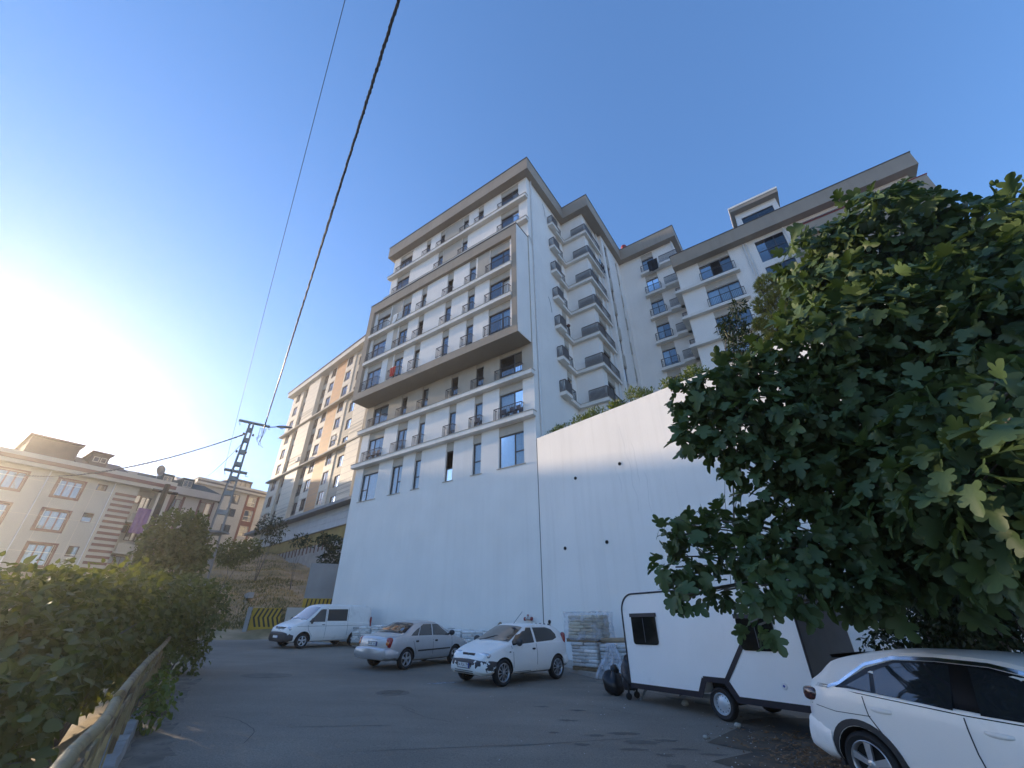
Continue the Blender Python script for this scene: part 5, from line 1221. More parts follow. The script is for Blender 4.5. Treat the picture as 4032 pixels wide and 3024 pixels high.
x, y = sp(-1.78, .62); pallet((x, y, gz(x, y)+.13), WR-.03, 'pallet of white bags with plastic sheeting pulled over, beside the caravan', 7, 'w', False, seed=22)
x, y = sp(-3.0, .75); pallet((x, y, gz(x, y)+.13), WR, 'pallet of white bags mostly hidden behind the caravan nose', 7, 'w', False, seed=23)
lg = thing('cardboard_roll', 'brown cardboard roll lying on the bags beside the caravan', 'roll', (*sp(-1.55, .55), gz(*sp(-1.55, .55))+.13+.12+7*.104+.09), WR+.25)
CARD = M('cardboard', (.34, .24, .15), .9, .12, 4)
g = MB(); g.tube([(-.5, 0, 0), (.55, 0, .02)], .075, 12); g.build('tube_wall', CARD, lg, smooth=True, angle=50); g = MB(); g.lathe([(.001, .556), (.045, .556)], 12, 'x', (0, 0, .02)); g.build('tube_end', ROOM, lg, fix=False)
lg = thing('timber_offcut', 'rough brown timber leaning out above the bag pallets', 'timber', (*fpt(1.45, 17.4)[:2], gz(*fpt(1.45, 17.4)[:2])+1.05), FR)
g = MB(); g.tube([(-.25, .1, -.05), (.15, -.1, .24), (.3, -.15, .34)], [.05, .075, .07], 9); g.build('timber_piece', WOOD, lg, smooth=True, angle=50)
# draped plastic sheeting and black sacks at the caravan nose
def cloth(name, par, fn, nu, nv, mat):
    g = MB(); I = {}
    for i in range(nu+1):
        for j in range(nv+1): I[i, j] = g.pt(*fn(i/nu, j/nv))
    for i in range(nu):
        for j in range(nv): g.face((I[i, j], I[i+1, j], I[i+1, j+1], I[i, j+1]))
    return g.build(name, mat, par, smooth=True, fix=False)
bx_, by_ = sp(-1.75, -.05); ps = thing('plastic_sheet', 'crumpled clear plastic sheet hanging from a pallet down to the kerb', 'plastic sheet', (bx_, by_, gz(bx_, by_)+.02), WR)
def fsh(u, v):
    a = (u-.5)*(.28+1.0*v); wv = .07*math.sin(u*17+v*3)*(.25+v)+.04*math.sin(u*39+v*5)
    z = 1.02*(1-v)**.8; o = -.08-.28*v**1.6+wv
    if v < .12: o = .25-2.6*v+wv*.2; z = .98
    return (a+.06*math.sin(v*5)+.25*v, o, max(.02, z+.02*math.sin(u*23)))
SHEET = FILM.copy(); SHEET.name = 'cloudy_sheet'
for q in SHEET.node_tree.nodes:
    if q.type == 'MAP_RANGE': q.inputs['To Min'].default_value = .3; q.inputs['To Max'].default_value = .8
cloth('sheet', ps, fsh, 44, 26, SHEET)
SACK = M('black_sack', (.014, .014, .016), .28, .2, 6, .6, 14)
def blob(par, name, c, d, mat, seed, nu=22, nv=14, amp=.16):
    r_ = random.Random(seed); ph = [(r_.uniform(1, 5), r_.uniform(1, 6), r_.uniform(0, 6), r_.uniform(.3, 1)) for _ in range(7)]
    def f(u, v):
        a = 2*math.pi*u; b = -math.pi/2+math.pi*v; k = 1+amp*sum(q[3]*math.sin(round(q[0])*a+q[1]*b+q[2]) for q in ph)/2.2
        return (c[0]+d[0]*k*math.cos(b)*math.cos(a), c[1]+d[1]*k*math.cos(b)*math.sin(a), max(c[2]-d[2]*.9, c[2]+d[2]*k*math.sin(b)))
    return cloth(name, par, f, nu, nv, mat)
sx0, sy0 = 2.62, 13.75; sk = thing('rubbish_sack', 'glossy black rubbish sack slumped in front of the caravan nose', 'sack', (sx0, sy0, gz(sx0, sy0)), .3); blob(sk, 'sack_body', (.08, 0, .25), (.27, .24, .28), SACK, 1, amp=.24); blob(sk, 'sack_neck', (.1, -.05, .55), (.11, .09, .12), SACK, 2, amp=.25)
sx0, sy0 = 2.98, 13.25; sk = thing('draped_cover', 'dark tarpaulin bundled over the caravan drawbar and jockey wheels', 'tarpaulin', (sx0, sy0, gz(sx0, sy0)), .1)
TARP = M('dark_tarp', (.03, .031, .036), .45, .25, 3, .6, 12)
blob(sk, 'tarp_body', (.05, 0, .5), (.22, .24, .36), TARP, 5, amp=.26); blob(sk, 'tarp_fold', (.1, -.05, .8), (.14, .14, .2), TARP, 6, amp=.3)
for dx, dy in ((-.1, -.18), (.2, .08)):
    g = MB(); g.tube([(dx, dy, .05), (dx+.02, dy, .35)], .025, 6); g.lathe([(.02, -.025), (.075, -.02), (.075, .02), (.02, .025)], 12, 'y', (dx, dy, .075)); g.build('jockey_wheel', BLACK, sk)
# ------------------------------------------------------------------ barrier, panel wall, debris on the bank
YB = M('yellow_paint', (.46, .30, .035), .8, .12, 2, .2, 30, .25); BKP = M('black_paint', (.03, .027, .025), .8, .15, 4)
def barrier(label, x0, y0, x1, y1, z, h, th, chev, wf=0.):
    L = math.hypot(x1-x0, y1-y0); t = thing('concrete_barrier', label, 'barrier', (x0, y0, z), math.atan2(y1-y0, x1-x0))
    g = MB(); g.box(0, L, 0, th, -.8, h); g.build('concrete_block', PALEB if chev is None else RAMP, t)
    if chev is None: return t
    z0, z1, kind = chev
    g = MB(); g.box(.0, L, -.012, -.001, z0, z1); yf = g.build('yellow_face', YB, t)
    n3 = int(L/.27); zm = (z0+z1)/2 if kind == 'v' else z0
    for k in range(n3):
        x = .1+k*.27; a = MB(); w_ = .12; sl = .2
        zt_ = z1-.03; zb_ = z0+.05 if kind == '/' else z0+.28
        if kind == 'v':
            zc = (zt_+zb_)/2
            a.poly([(x+sl, -.016, zt_), (x+sl+w_, -.016, zt_), (x+w_, -.016, zc), (x, -.016, zc)]); a.poly([(x, -.016, zc), (x+w_, -.016, zc), (x+sl+w_, -.016, zb_), (x+sl, -.016, zb_)])
        else: a.poly([(x, -.016, zb_), (x+w_*.8, -.016, zb_), (x+w_*.8+.16, -.016, zt_), (x+.16, -.016, zt_)])
        a.build('chevron', BKP, yf, fix=False)
    return t
barrier('low concrete barrier painted with yellow and black chevrons left of the van', -16.95, 30.65, -15.45, 31.45, 2.0, .86, .35, (-.5, .86, 'v'))
barrier('plain low concrete block just behind the van bonnet', -15.2, 31.6, -13.6, 32.3, 2.05, .85, .4, None)
barrier('tall concrete panel with a yellow striped foot between bank and white block', -15.2, 33.75, -12.6, 34.75, 2.2, 3.72, .4, (-.2, 1.35, '/'))
# end post of the low barrier, striped
ep = thing('barrier_post', 'leaning white end post with black and white stripes at the chevron barrier', 'post', (-17.05, 30.5, 1.75), .45)
g = MB(); g.box(-.12, .12, -.15, .2, -.4, 1.15); g.build('post_block', RAMP, ep)
for k in range(4): g = MB(); g.poly([(.122, -.15, .15+k*.25), (.122, .2, .05+k*.25), (.122, .2, .15+k*.25), (.122, -.15, .25+k*.25)]); g.build('stripe', BKP, ep, fix=False)
def board(label, p, az, pitch, l, w_, h, mat, cat='board'):
    o = thing('debris_board', label, cat, (p[0], p[1], terrain(p[0], p[1])+h*.6), R(90-az)); g = MB(); g.box(-l/2, l/2, -w_/2, w_/2, -h/2, h/2); b_ = g.build('slab', mat, o); b_.rotation_euler = (0, pitch, 0); return o
board('long pale concrete post lying on the dry bank', (-21.2, 37.2), -215, .02, 3.4, .34, .4, RAMP); board('short white gutter piece tilted on the bank above the panel', (-17.3, 40.5), -230, .3, 1.6, .4, .3, PIPE)
# ------------------------------------------------------------------ railing on the low wall, left
rdx, rdy = -.558, .830; RX, RY = -2.35, 2.75
rlg = thing('roadside_railing', 'rusty yellowish steel railing on a low broken wall beside the road', 'railing', (RX, RY, 0), math.atan2(rdy, rdx))
def rz_(t): return gz(RX+rdx*t, RY+rdy*t)
OLDY = M('old_yellow_paint', (.26, .19, .085), .65, .25, 5, .3, 30, dirt=((.10, .05, .025), 4, .5, .8))
LW = M('old_low_wall', (.34, .335, .32), .9, .15, 1.5, .5, 25, .3, dirt=((.14, .13, .10), 2, .55, .6))
pos = [0.0]; 
for a, b, h in ((-3.0, .62, 1.08), (.35, 3.25, 1.02), (3.0, 16.0, 1.07)):
    g = MB(); pts = [(a+(b-a)*k/8, -.02 if a < 0 else .02*math.sin(k), rz_(a+(b-a)*k/8)+h) for k in range(9)]; g.tube(pts, .045, 12); g.build('top_rail', OLDY, rlg, smooth=True, angle=50)
for a, b in ((-3.0, .3), (.5, 1.75), (1.95, 3.4), (3.6, 5.3), (5.5, 7.2), (7.4, 9.2), (9.4, 11.4), (11.6, 13.6)):
    g = MB(); z0, z1 = rz_(a)+.80, rz_(b)+.80; i = [g.pt(x, y, z+dz) for x, z in ((a, z0), (b, z1)) for y in (-.012, .012) for dz in (-.045, .045)]
    for f in ((0, 1, 5, 4), (2, 6, 7, 3), (0, 4, 6, 2), (1, 3, 7, 5), (0, 2, 3, 1), (4, 5, 7, 6)): g.face([i[k] for k in f])
    g.build('mid_rail', OLDY, rlg)
t = -2.6; k = 0
while t < 15:
    g = MB(); g.box(t-.04, t+.04, -.025, .025, rz_(t)+.2, rz_(t)+1.05); g.build('post', OLDY, rlg)
    t += 1.55 if k % 2 else .95; k += 1
t = -2.0
while t < 14:
    g = MB(); g.box(t-.009, t+.009, -.009, .009, rz_(t)+.24, rz_(t)+.76); g.build('baluster', OLDY, rlg); t += .62
lw = thing('low_wall', 'low grey concrete kerb wall with broken end under the railing', 'wall', (RX, RY, 0), math.atan2(rdy, rdx))
for a, b, hh in ((-3.0, 1.9, .23), (1.93, 3.7, .25), (3.72, 5.4, .24), (5.43, 7.75, .25)):
    g = MB(); n2 = 6; up, dn, up2, dn2 = [], [], [], []
    rr_ = random.Random(int(a*10)+40)
    for k in range(n2+1):
        t = a+(b-a)*k/n2; z = rz_(t); j = rr_.uniform(-.012, .012)
        q = [g.pt(t, -.13+j, z-.3), g.pt(t, -.11+j, z+hh+j), g.pt(t, .10-j, z+hh+j*.6), g.pt(t, .12, z-1.2)]; up.append(q)
    for A, B in zip(up[:-1], up[1:]):
        for m_ in range(3): g.face((A[m_], A[m_+1], B[m_+1], B[m_]))
    g.face(up[0]); g.face(up[-1]); g.build('wall_segment', LW, lw)
# ------------------------------------------------------------------ marks and litter on the asphalt
def disc(par, name, cx_, cy_, rx_, ry_, mat, dz, seed, rag=.12, n=26, rot=0):
    r_ = random.Random(seed); g = MB(); pts = []
    for k in range(n):
        t = 2*math.pi*k/n; f = 1+r_.uniform(-rag, rag); a, b = rx_*f*math.cos(t), ry_*f*math.sin(t); x, y = cx_+a*math.cos(rot)-b*math.sin(rot), cy_+a*math.sin(rot)+b*math.cos(rot); pts.append(g.pt(x, y, gz(x, y)+dz))
    g.face(pts); return g.build(name, mat, par, fix=False)
road_o = bpy.data.objects['road']
OIL = M('oil_stain', (.085, .075, .063), .6, .3, 6); PATCHM = M('asphalt_patch', (.18, .155, .125), .85, .2, 3, .5, 120); CHALK = M('plaster_spill', (.42, .43, .45), .95, .4, 5, dirt=((.09, .09, .095), 9, .45, .9)); IRON = M('cast_iron', (.15, .125, .10), .7, .25, 20, .6, 50)
rs = random.Random(11)
for k, (x, y, a, b) in enumerate(((2.15, 9.15, .28, .12), (2.6, 9.3, .2, .06), (1.9, 8.7, .2, .07), (2.35, 8.45, .15, .08), (2.75, 8.8, .26, .05), (2.3, 7.9, .14, .09), (3.1, 8.55, .2, .05), (1.45, 9.5, .16, .08), (1.05, 10.6, .2, .07), (1.4, 11.6, .22, .06), (.6, 11.9, .16, .06), (3.3, 7.2, .3, .05), (3.6, 6.95, .22, .04), (3.2, 6.7, .3, .06), (1.1, 8.9, .14, .07), (.7, 9.6, .1, .05), (2.0, 9.7, .3, .1))):
    disc(road_o, 'stain', x, y, a, b, OIL, .0075, k, .3)
for k, (x, y, a, b, r_) in enumerate(((-4.0, 6.5, .05, 2.2, .9), (-1.0, 8.5, 1.6, .012, .25), (.3, 7.4, 1.2, .012, .3), (1.2, 6.8, 1.4, .012, .28), (-2.6, 7.2, 1.1, .01, .2), (.9, 9.0, 1.3, .012, .32), (-3.2, 9.6, .9, .012, .2))):
    if k: disc(road_o, 'scratch', x, y, a, b, OIL, .0072, 30+k, .4, 20, r_)
disc(road_o, 'plaster_mark', -2.05, 14.9, .45, .055, CHALK, .008, 3, .35, 30, .4); disc(road_o, 'plaster_mark', -2.35, 14.72, .16, .04, CHALK, .008, 4, .35); disc(road_o, 'plaster_mark', -2.0, 15.05, .3, .03, CHALK, .0082, 9, .4, 30, .35); disc(road_o, 'asphalt_patch', -7.55, 15.35, .75, .55, PATCHM, .0076, 5, .05); disc(road_o, 'plaster_mark', -2.7, 7.15, .13, .06, CHALK, .0085, 6, .3)
CRK = M('asphalt_crack', (.05, .045, .04), .9, .2, 5)
rc_ = random.Random(8)
for k in range(9):
    x, y = rc_.uniform(-6, 3), rc_.uniform(6.5, 20); a = rc_.uniform(-.9, .5); g = MB(); w_ = .005
    for q in range(rc_.randrange(6, 14)):
        a += rc_.uniform(-.3, .3); l = rc_.uniform(.08, .3); nx, ny = x+l*math.cos(a), y+l*math.sin(a); px3, py3 = -math.sin(a)*w_, math.cos(a)*w_
        g.poly([(x-px3, y-py3, gz(x, y)+.0065), (nx-px3, ny-py3, gz(nx, ny)+.0065), (nx+px3, ny+py3, gz(nx, ny)+.0065), (x+px3, y+py3, gz(x, y)+.0065)]); x, y = nx, ny
    g.build('crack', CRK, road_o, fix=False)
DUST = M('road_dust', (.20, .175, .14), .95, .35, 3, .3, 60, dirt=((.13, .115, .10), 6, .5, .9))
for k, (x, y, a, b, r_) in enumerate(((-5.6, 8.3, 2.6, .28, 2.16), (-8.3, 12.6, 2.8, .35, 2.1), (-12.5, 19.5, 4.5, .4, 2.13), (-4.3, 22.7, 3.0, .22, -.63), (-.5, 19.9, 2.6, .2, -.63), (3.5, 15.5, 1.6, .3, -.5), (5.2, 12.6, 2.4, .5, 2.1))): disc(road_o, 'dust_drift', x, y, a, b, DUST, .0068, 60+k, .35, 44, r_)
mh = thing('manhole_cover', 'round worn manhole cover set in the asphalt behind the saloon', 'manhole cover', (-3.1, 13.1, gz(-3.1, 13.1)+.006), 0); mh.rotation_euler = (R(1.5), R(1.7), 0)
g = MB(); g.lathe([(.001, .004), (.30, .004), (.305, .001), (.33, .001), (.335, .006), (.40, .006), (.42, .0)], 36, 'z'); g.build('cover', IRON, mh)
for k in range(5): g = MB(); g.box(-.24, .24, -.2+k*.1-.012, -.2+k*.1+.012, .0045, .009); g.build('cover_rib', IRON, mh)
STONE = M('pale_stone', (.42, .39, .34), .9, .2, 5, .5, 20); PAPER = M('paper_scrap', (.6, .6, .58), .8, .1, 5)
for k, (x, y, s, lab) in enumerate(((4.36, 10.4, .07, 'pale stone lying by the caravan wheel'), (4.1, 12.5, .10, 'rounded stone under the caravan body'), (3.37, 9.5, .045, 'small white pebble on the asphalt left of the crossover'))):
    o = thing('stone', lab, 'stone', (x, y, gz(x, y)+.005), k); blob(o, 'stone_body', (0, 0, s*.55), (s, s*.8, s*.65), STONE, k+70, 10, 7, .15)
g = MB()
for k in range(260):
    if k < 90: x, y = rs.uniform(-1, 4.5), rs.uniform(7.5, 16)
    else: x, y = rs.gauss(4.6, .8), rs.gauss(8.3, 1.2)
    s = rs.uniform(.008, .028); a = rs.uniform(0, 6.28); z = gz(x, y)+.012; g.poly([(x+s*math.cos(a+q)*(1 if i % 2 else .6), y+s*math.sin(a+q)*(1 if i % 2 else .6), z+rs.uniform(0, .012)) for i, q in enumerate((0, 1.57, 3.14, 4.71))])
tag(g.build('litter', PAPER, fix=False), 'scattered pale grit and paper scraps on the asphalt', 'litter', kind='stuff')
DEADL = leaf_mat('dead_leaf', (.12, .06, .025), (.22, .12, .05), .1)
g = MB()
for k in range(900):
    x, y = rs.gauss(4.9, .55), rs.gauss(8.2, .9); s = rs.uniform(.03, .07); a = rs.uniform(0, 6.28); z = gz(x, y)+.015+rs.uniform(0, .03)
    g.poly([(x+s*math.cos(a), y+s*math.sin(a), z+rs.uniform(0, .03)), (x+s*.4*math.cos(a+1.6), y+s*.4*math.sin(a+1.6), z), (x-s*math.cos(a), y-s*math.sin(a), z+rs.uniform(0, .03)), (x-s*.4*math.cos(a+1.6), y-s*.4*math.sin(a+1.6), z)])
tag(g.build('dead_leaves', DEADL, fix=False), 'brown dead leaves gathered beside the crossover', 'leaves', kind='stuff')
# ------------------------------------------------------------------ things hung on balcony rails
def lp(x, y, z): 
    a = R(-34.61); return (CX+x*math.cos(a)-y*math.sin(a), CY+x*math.sin(a)+y*math.cos(a), z)
def hang(name, label, cat, x, y, z, w_, h, mat, rz=FR, sh=0., seed=0):
    o = thing(name, label, cat, lp(x, y, z), rz)
    def f(u, v): return ((u-.5)*w_*(1-.1*v)+sh*v, -.03-.03*math.sin(u*14+seed)*(.3+v)-.02*math.sin(v*9), -h*v+(.05*math.sin(u*9+seed) if v > .95 else 0))
    cloth('cloth_sheet', o, f, 16, 10, mat); return o
hang('hanging_laundry', 'white sheet hung over a railing of the taupe box, top left', 'laundry', -12.55, -1.67, FL(5)+.9, .55, 1.0, CURTW, sh=-.12); hang('hanging_laundry', 'white cloth with a dark print beside the white sheet in the taupe box', 'laundry', -11.9, -1.68, FL(5)+.88, .5, .85, M('printed_cloth', (.6, .6, .58), .9, .25, 9), sh=-.1, seed=2)
hang('red_flag', 'red cloth draped on the lowest railing row of the taupe box', 'cloth', -11.75, -1.68, FL(3)+.9, .62, .85, M('red_cloth', (.45, .03, .025), .85, .1, 6))
hang('dark_blanket', 'black blanket hung on the top balcony of the middle wing', 'blanket', 6.05, 13.95, FL(8)+1.0, 1.0, 1.45, M('black_cloth', (.012, .012, .015), .9, .2, 6))
for k, (dy, w_, h, c_, nm) in enumerate(((8.1, .3, .5, (.10, .25, .42), 'blue'), (8.5, .35, .9, (.02, .02, .03), 'black'), (8.9, .3, 1.1, (.03, .03, .05), 'dark navy'))):
    hang('hanging_laundry', nm + ' garment drying outside the corner balcony near the roof', 'laundry', 2.62, dy, FL(7)+1.0, w_, h, M('garment_'+nm.replace(' ', '_'), c_, .9, .15, 6), FR+math.pi/2, seed=k)
hang('red_flag', 'small red cloth on a low railing of the right wing', 'cloth', 12.2, YW-.42, FL(2)+.9, .5, .5, bpy.data.materials['red_cloth'])
pt_ = thing('potted_plant', 'brown pot with a dark stem standing on a side balcony corner', 'plant pot', lp(.36, 5.0, FL(4)+.02), FR)
g = MB(); g.lathe([(.001, 0), (.05, 0), (.06, .75), (.001, .75)], 8, 'z'); g.build('stand', FRAME, pt_); blob(pt_, 'pot', (0, 0, .88), (.15, .15, .15), RUST, 91, 12, 8, .08)
CHW = M('plastic_chair', (.05, .06, .09), .5, .1, 4)
for k, (c0, j, lab) in enumerate((('F', 1, 'dark plastic chairs and table behind the right railing of the first balcony row'), ('E', 1, 'single dark chair behind the narrow railing next to the right window'), ('A', 1, 'dark chairs behind the leftmost railing of the first balcony row'))):
    u0, u1 = COLS[c0]; o = thing('balcony_furniture', lab, 'chair', lp(-(u0+u1)/2, -.14, FL(j)+.03), FR)
    xs_ = (-.5, .1, .6) if c0 != 'E' else (0.,)
    for q in xs_:
        g = MB(); g.box(q-.16, q+.16, -.08, .1, .40, .43); g.box(q-.16, q+.16, .09, .12, .43, .78)
        for a in (-.15, .13):
            for b in (-.07, .09): g.box(q+a, q+a+.025, b, b+.02, 0, .40)
        g.build('chair', CHW, o)
# ------------------------------------------------------------------ vegetation
import numpy as np
K = 4032/2212
def cl(px, py, dist, r): return (world_ray(px*K, py*K, dist), r)
def leaf_shape(kind):
    if kind == 'fig':
        h = [(.17, -.06), (.33, .02), (.44, .15), (.43, .27), (.25, .335), (.36, .40), (.46, .53), (.44, .66), (.31, .70), (.155, .60), (.21, .77), (.15, .95)]
        v = [(0, 0), (0, .31), (0, .57), (0, 1.02)]; i0 = len(v); v += h; j0 = len(v); v += [(-x, y) for x, y in h]
        f = [(0, i0, i0+1, i0+2, i0+3, i0+4, 1), (1, i0+4, i0+5, i0+6, i0+7, i0+8, i0+9, 2), (2, i0+9, i0+10, i0+11, 3)]
        f += [tuple(j0+(q-i0) if q >= i0 else q for q in t)[::-1] for t in f]
    elif kind == 'ovate':
        h = [(.22, .02), (.36, .22), (.36, .45), (.22, .72), (.08, .92)]
        v = [(0, 0), (0, .45), (0, 1.0)]; i0 = len(v); v += h; j0 = len(v); v += [(-x, y) for x, y in h]
        f = [(0, i0, i0+1, i0+2, 1), (1, i0+2, i0+3, i0+4, 2)]; f += [tuple(j0+(q-i0) if q >= i0 else q for q in t)[::-1] for t in f]
    else:   # lance
        v = [(0, 0), (.17, .4), (0, 1.0), (-.17, .4)]; f = [(0, 1, 2), (0, 2, 3)]
    a = np.array([(x, y, .28*abs(x)-.22*y*y) for x, y in v]); return a, f
SHAPES = {k: leaf_shape(k) for k in ('fig', 'ovate', 'lance')}
def gen_leaves(clumps, size, rng, dens=1.0, up=.5, droop=.5, shell=.55, cap=None, squash=.85):
    """leaf placements: position, tip direction and normal, spread through each clump's outer shell"""
    out = []
    for c, r in clumps:
        n = int(dens*3.0*math.pi*r*r/(size*size*.42)); c = np.array(c)
        d = rng.normal(size=(n, 3)); d /= np.linalg.norm(d, axis=1)[:, None]
        rad = r*(shell+(1-shell)*rng.random(n)**.6)*(1+.18*np.sin(d[:, 0]*5+c[0]*3)*np.sin(d[:, 2]*4+c[1]*5)+.12*np.sin(d[:, 1]*9+c[2]*7))
        p = c+d*rad[:, None]*np.array([1, 1, squash])
        tip = d*.7+np.array([0, 0, -droop])+rng.normal(size=(n, 3))*.45; nrm = d*.55+np.array([0, 0, up])+rng.normal(size=(n, 3))*.42
        tip /= np.linalg.norm(tip, axis=1)[:, None]; nrm -= (nrm*tip).sum(1)[:, None]*tip; nrm /= np.linalg.norm(nrm, axis=1)[:, None]+1e-9
        s = size*(.62+.62*rng.random(n))
        out.append((p, tip, nrm, s))
    return [np.concatenate([o[k] for o in out]) for k in range(4)]
def leaf_mesh(name, kind, L, mat):
    v, f = SHAPES[kind]; p, t, n, s = L; x = np.cross(t, n); N = len(p); m = len(v)
    cu = np.random.default_rng(N).uniform(-.4, 2.6, N)
    V = (p[:, None, :]+s[:, None, None]*(v[None, :, 0:1]*x[:, None, :]+v[None, :, 1:2]*t[:, None, :]+v[None, :, 2:3]*cu[:, None, None]*n[:, None, :])).reshape(-1, 3)
    me = bpy.data.meshes.new(name); nl = sum(len(q) for q in f)
    loops = np.concatenate([np.array(q) for q in f]); starts = np.cumsum([0]+[len(q) for q in f[:-1]]); tot = np.array([len(q) for q in f])
    AL = (loops[None, :]+(np.arange(N)*m)[:, None]).ravel(); AS = (starts[None, :]+(np.arange(N)*nl)[:, None]).ravel(); AT = np.tile(tot, N)
    me.vertices.add(N*m); me.vertices.foreach_set('co', V.ravel()); me.loops.add(len(AL)); me.loops.foreach_set('vertex_index', AL.astype(np.int32)); me.polygons.add(N*len(f)); me.polygons.foreach_set('loop_start', AS.astype(np.int32)); me.polygons.foreach_set('loop_total', AT.astype(np.int32))
    me.polygons.foreach_set('use_smooth', np.ones(N*len(f), dtype=bool)); me.materials.append(mat); me.update(calc_edges=True); me.validate(); return me
def limbs(par, base, clumps, r0, mat, seed=0, name='branch', forks=1, r_min=.012):
    r_ = random.Random(seed); base = Vector(base)
    for c, r in clumps:
        c = Vector(c); d = c-base; mid = base+d*.45+Vector((r_.uniform(-.2, .2), r_.uniform(-.2, .2), .18*d.length*.5)); g = MB()
        k_ = min(1, r/.9); pts = [base+(mid-base)*.0, base+(mid-base)*.5+Vector((0, 0, .1)), mid, mid+(c-mid)*.5+Vector((r_.uniform(-.1, .1), r_.uniform(-.1, .1), .05)), c]
        g.tube(pts, [r0*k_, r0*.75*k_, r0*.55*k_, max(r_min, r0*.35*k_), r_min], 7)
        for q in range(forks):
            e = c+Vector((r_.uniform(-1, 1), r_.uniform(-1, 1), r_.uniform(-.6, .8)))*r*.8; g.tube([pts[3], (pts[3]+e)/2+Vector((0, 0, .05)), e], [r_min*1.6, r_min*1.2, r_min*.6], 5)
        g.build(name, mat, par, smooth=True, fix=False)
BARK = M('grey_bark', (.13, .115, .095), .9, .25, 6, .6, 30)
FIGL = leaf_mat('fig_leaf', (.036, .066, .026), (.092, .142, .056), .22, .5, 2.2, .35)
MULB = leaf_mat('mulberry_leaf', (.05, .068, .022), (.15, .165, .055), .42, .5, 1.2)
DARKL = leaf_mat('dark_small_leaf', (.010, .022, .008), (.028, .050, .015), .25, .5, 2)
SHRL = leaf_mat('terrace_shrub_leaf', (.07, .11, .025), (.19, .23, .06), .35, .45, 2)
PINEL = leaf_mat('pine_needle', (.17, .18, .04), (.38, .35, .10), .35, .5, 2)
rng = np.random.default_rng(5)
# --- the big fig
figc = [cl(*q) for q in [(1900, 520, 8.5, 1.0), (1800, 565, 8.5, .85), (1805, 640, 8, .72), (1970, 560, 9, .95), (2090, 600, 9, .8), (2180, 530, 8.5, .75), (2212, 620, 8, .95), (1930, 445, 8.8, .42), (1755, 590, 8.3, .45), (1738, 690, 7.9, .45), (2125, 460, 8.6, .34), (2010, 520, 8.9, .42),
 (1850, 720, 7.5, .95), (1960, 700, 8, 1.0), (2080, 700, 8, 1.0), (2190, 720, 7.5, .9), (1765, 770, 7.5, .65), (1650, 845, 7.3, .55), (1550, 845, 7.2, .5), (1490, 865, 7.2, .38), (1600, 915, 7, .5), (1510, 920, 7.1, .36), (1490, 955, 7.05, .24), (1570, 960, 7, .34),
 (1700, 900, 7.2, .7), (1800, 880, 7.5, .85), (1900, 880, 7.8, .95), (2020, 880, 8, .95), (2130, 880, 6.8, .7), (1710, 1000, 7.2, .42), (1780, 1040, 7.5, .65), (1880, 1050, 7.8, .85), (1640, 1075, 7.1, .28), (1610, 1010, 7.1, .26), (1660, 980, 7.1, .34), (1590, 800, 7.3, .34), (1665, 775, 7.5, .42),
 (1445, 1150, 7, .22), (1495, 1135, 7, .30), (1560, 1125, 7, .30), (1460, 1225, 7, .30), (1520, 1205, 7, .28), (1610, 1190, 6.8, .32), (1480, 1285, 6.8, .24), (1690, 1180, 7, .48), (1645, 1265, 6.5, .32), (1640, 1350, 6.2, .17), (1725, 1265, 6.6, .34), (1790, 1190, 7.2, .6), (1830, 1260, 7, .36), (1880, 1190, 7.5, .7), (1890, 1290, 7.2, .28), (1565, 1275, 6.7, .22),
 (1990, 1040, 7, .8), (2080, 1040, 6.5, .7), (2170, 1050, 6, .7), (2000, 1160, 7.5, .6), (2100, 1170, 7, .6), (2190, 1180, 6.5, .6), (2060, 1255, 7.5, .4), (2175, 850, 5.8, .26), (2210, 930, 5.6, .28)]]
fig = thing('fig_tree', 'large dark green fig tree with big lobed leaves hanging over the caravan', 'tree', (8.4, 9.6, gz(8.4, 9.6)), 0)
FB = Vector((8.4, 9.6, gz(8.4, 9.6)))
relc = [(c-FB, r) for c, r in figc]
g = MB(); g.tube([(0, 0, -.2), (-.2, -.2, .9), (-.5, -.6, 2.0), (-.6, -.8, 3.0)], [.22, .18, .16, .12], 10); g.build('trunk', BARK, fig, smooth=True)
g = MB(); g.tube([(.3, .1, -.2), (.6, -.3, 1.2), (.4, -1.0, 2.6)], [.17, .14, .1], 9); g.build('trunk', BARK, fig, smooth=True)
limbs(fig, (-.5, -.6, 1.9), relc, .055, BARK, 3)
L = gen_leaves(relc, .235, rng, .85, up=.55, droop=.45)
wp_ = L[0]+np.array(FB); dist = np.linalg.norm(wp_-np.array([0, 0, 1.8]), axis=1)
infr = (wp_[:, 1] > 1)
# the leaves that show largest: near, on the side of their clump that faces the lens
cc = np.concatenate([np.repeat(np.array(c)[None], int(.85*3.0*math.pi*r*r/(.235*.235*.42)), 0) for c, r in relc]); 
front = ((L[0]-cc)*(-(wp_-np.array([0, 0, 1.8]))/dist[:, None])).sum(1)
score = dist-1.2*front; order = np.argsort(score+rng.random(len(score))*1.2)
pick = order[:298]; rest = np.setdiff1d(np.arange(len(dist)), pick)
tag(ob('foliage', leaf_mesh('foliage', 'fig', [q[rest] for q in L], FIGL), fig), kind='stuff')
v_, f_ = SHAPES['fig']; lm = bpy.data.meshes.new('leaf'); lm.from_pydata([tuple(q) for q in v_], [], f_); lm.materials.append(FIGL); lm.polygons.foreach_set('use_smooth', [True]*len(lm.polygons))
for i in pick:
    t, n_, p, s = L[1][i], L[2][i], L[0][i], L[3][i]; x = np.cross(t, n_); o = ob('leaf', lm, fig)
    o.matrix_local = Matrix(((x[0]*s, t[0]*s, n_[0]*s, p[0]), (x[1]*s, t[1]*s, n_[1]*s, p[1]), (x[2]*s, t[2]*s, n_[2]*s, p[2]), (0, 0, 0, 1)))
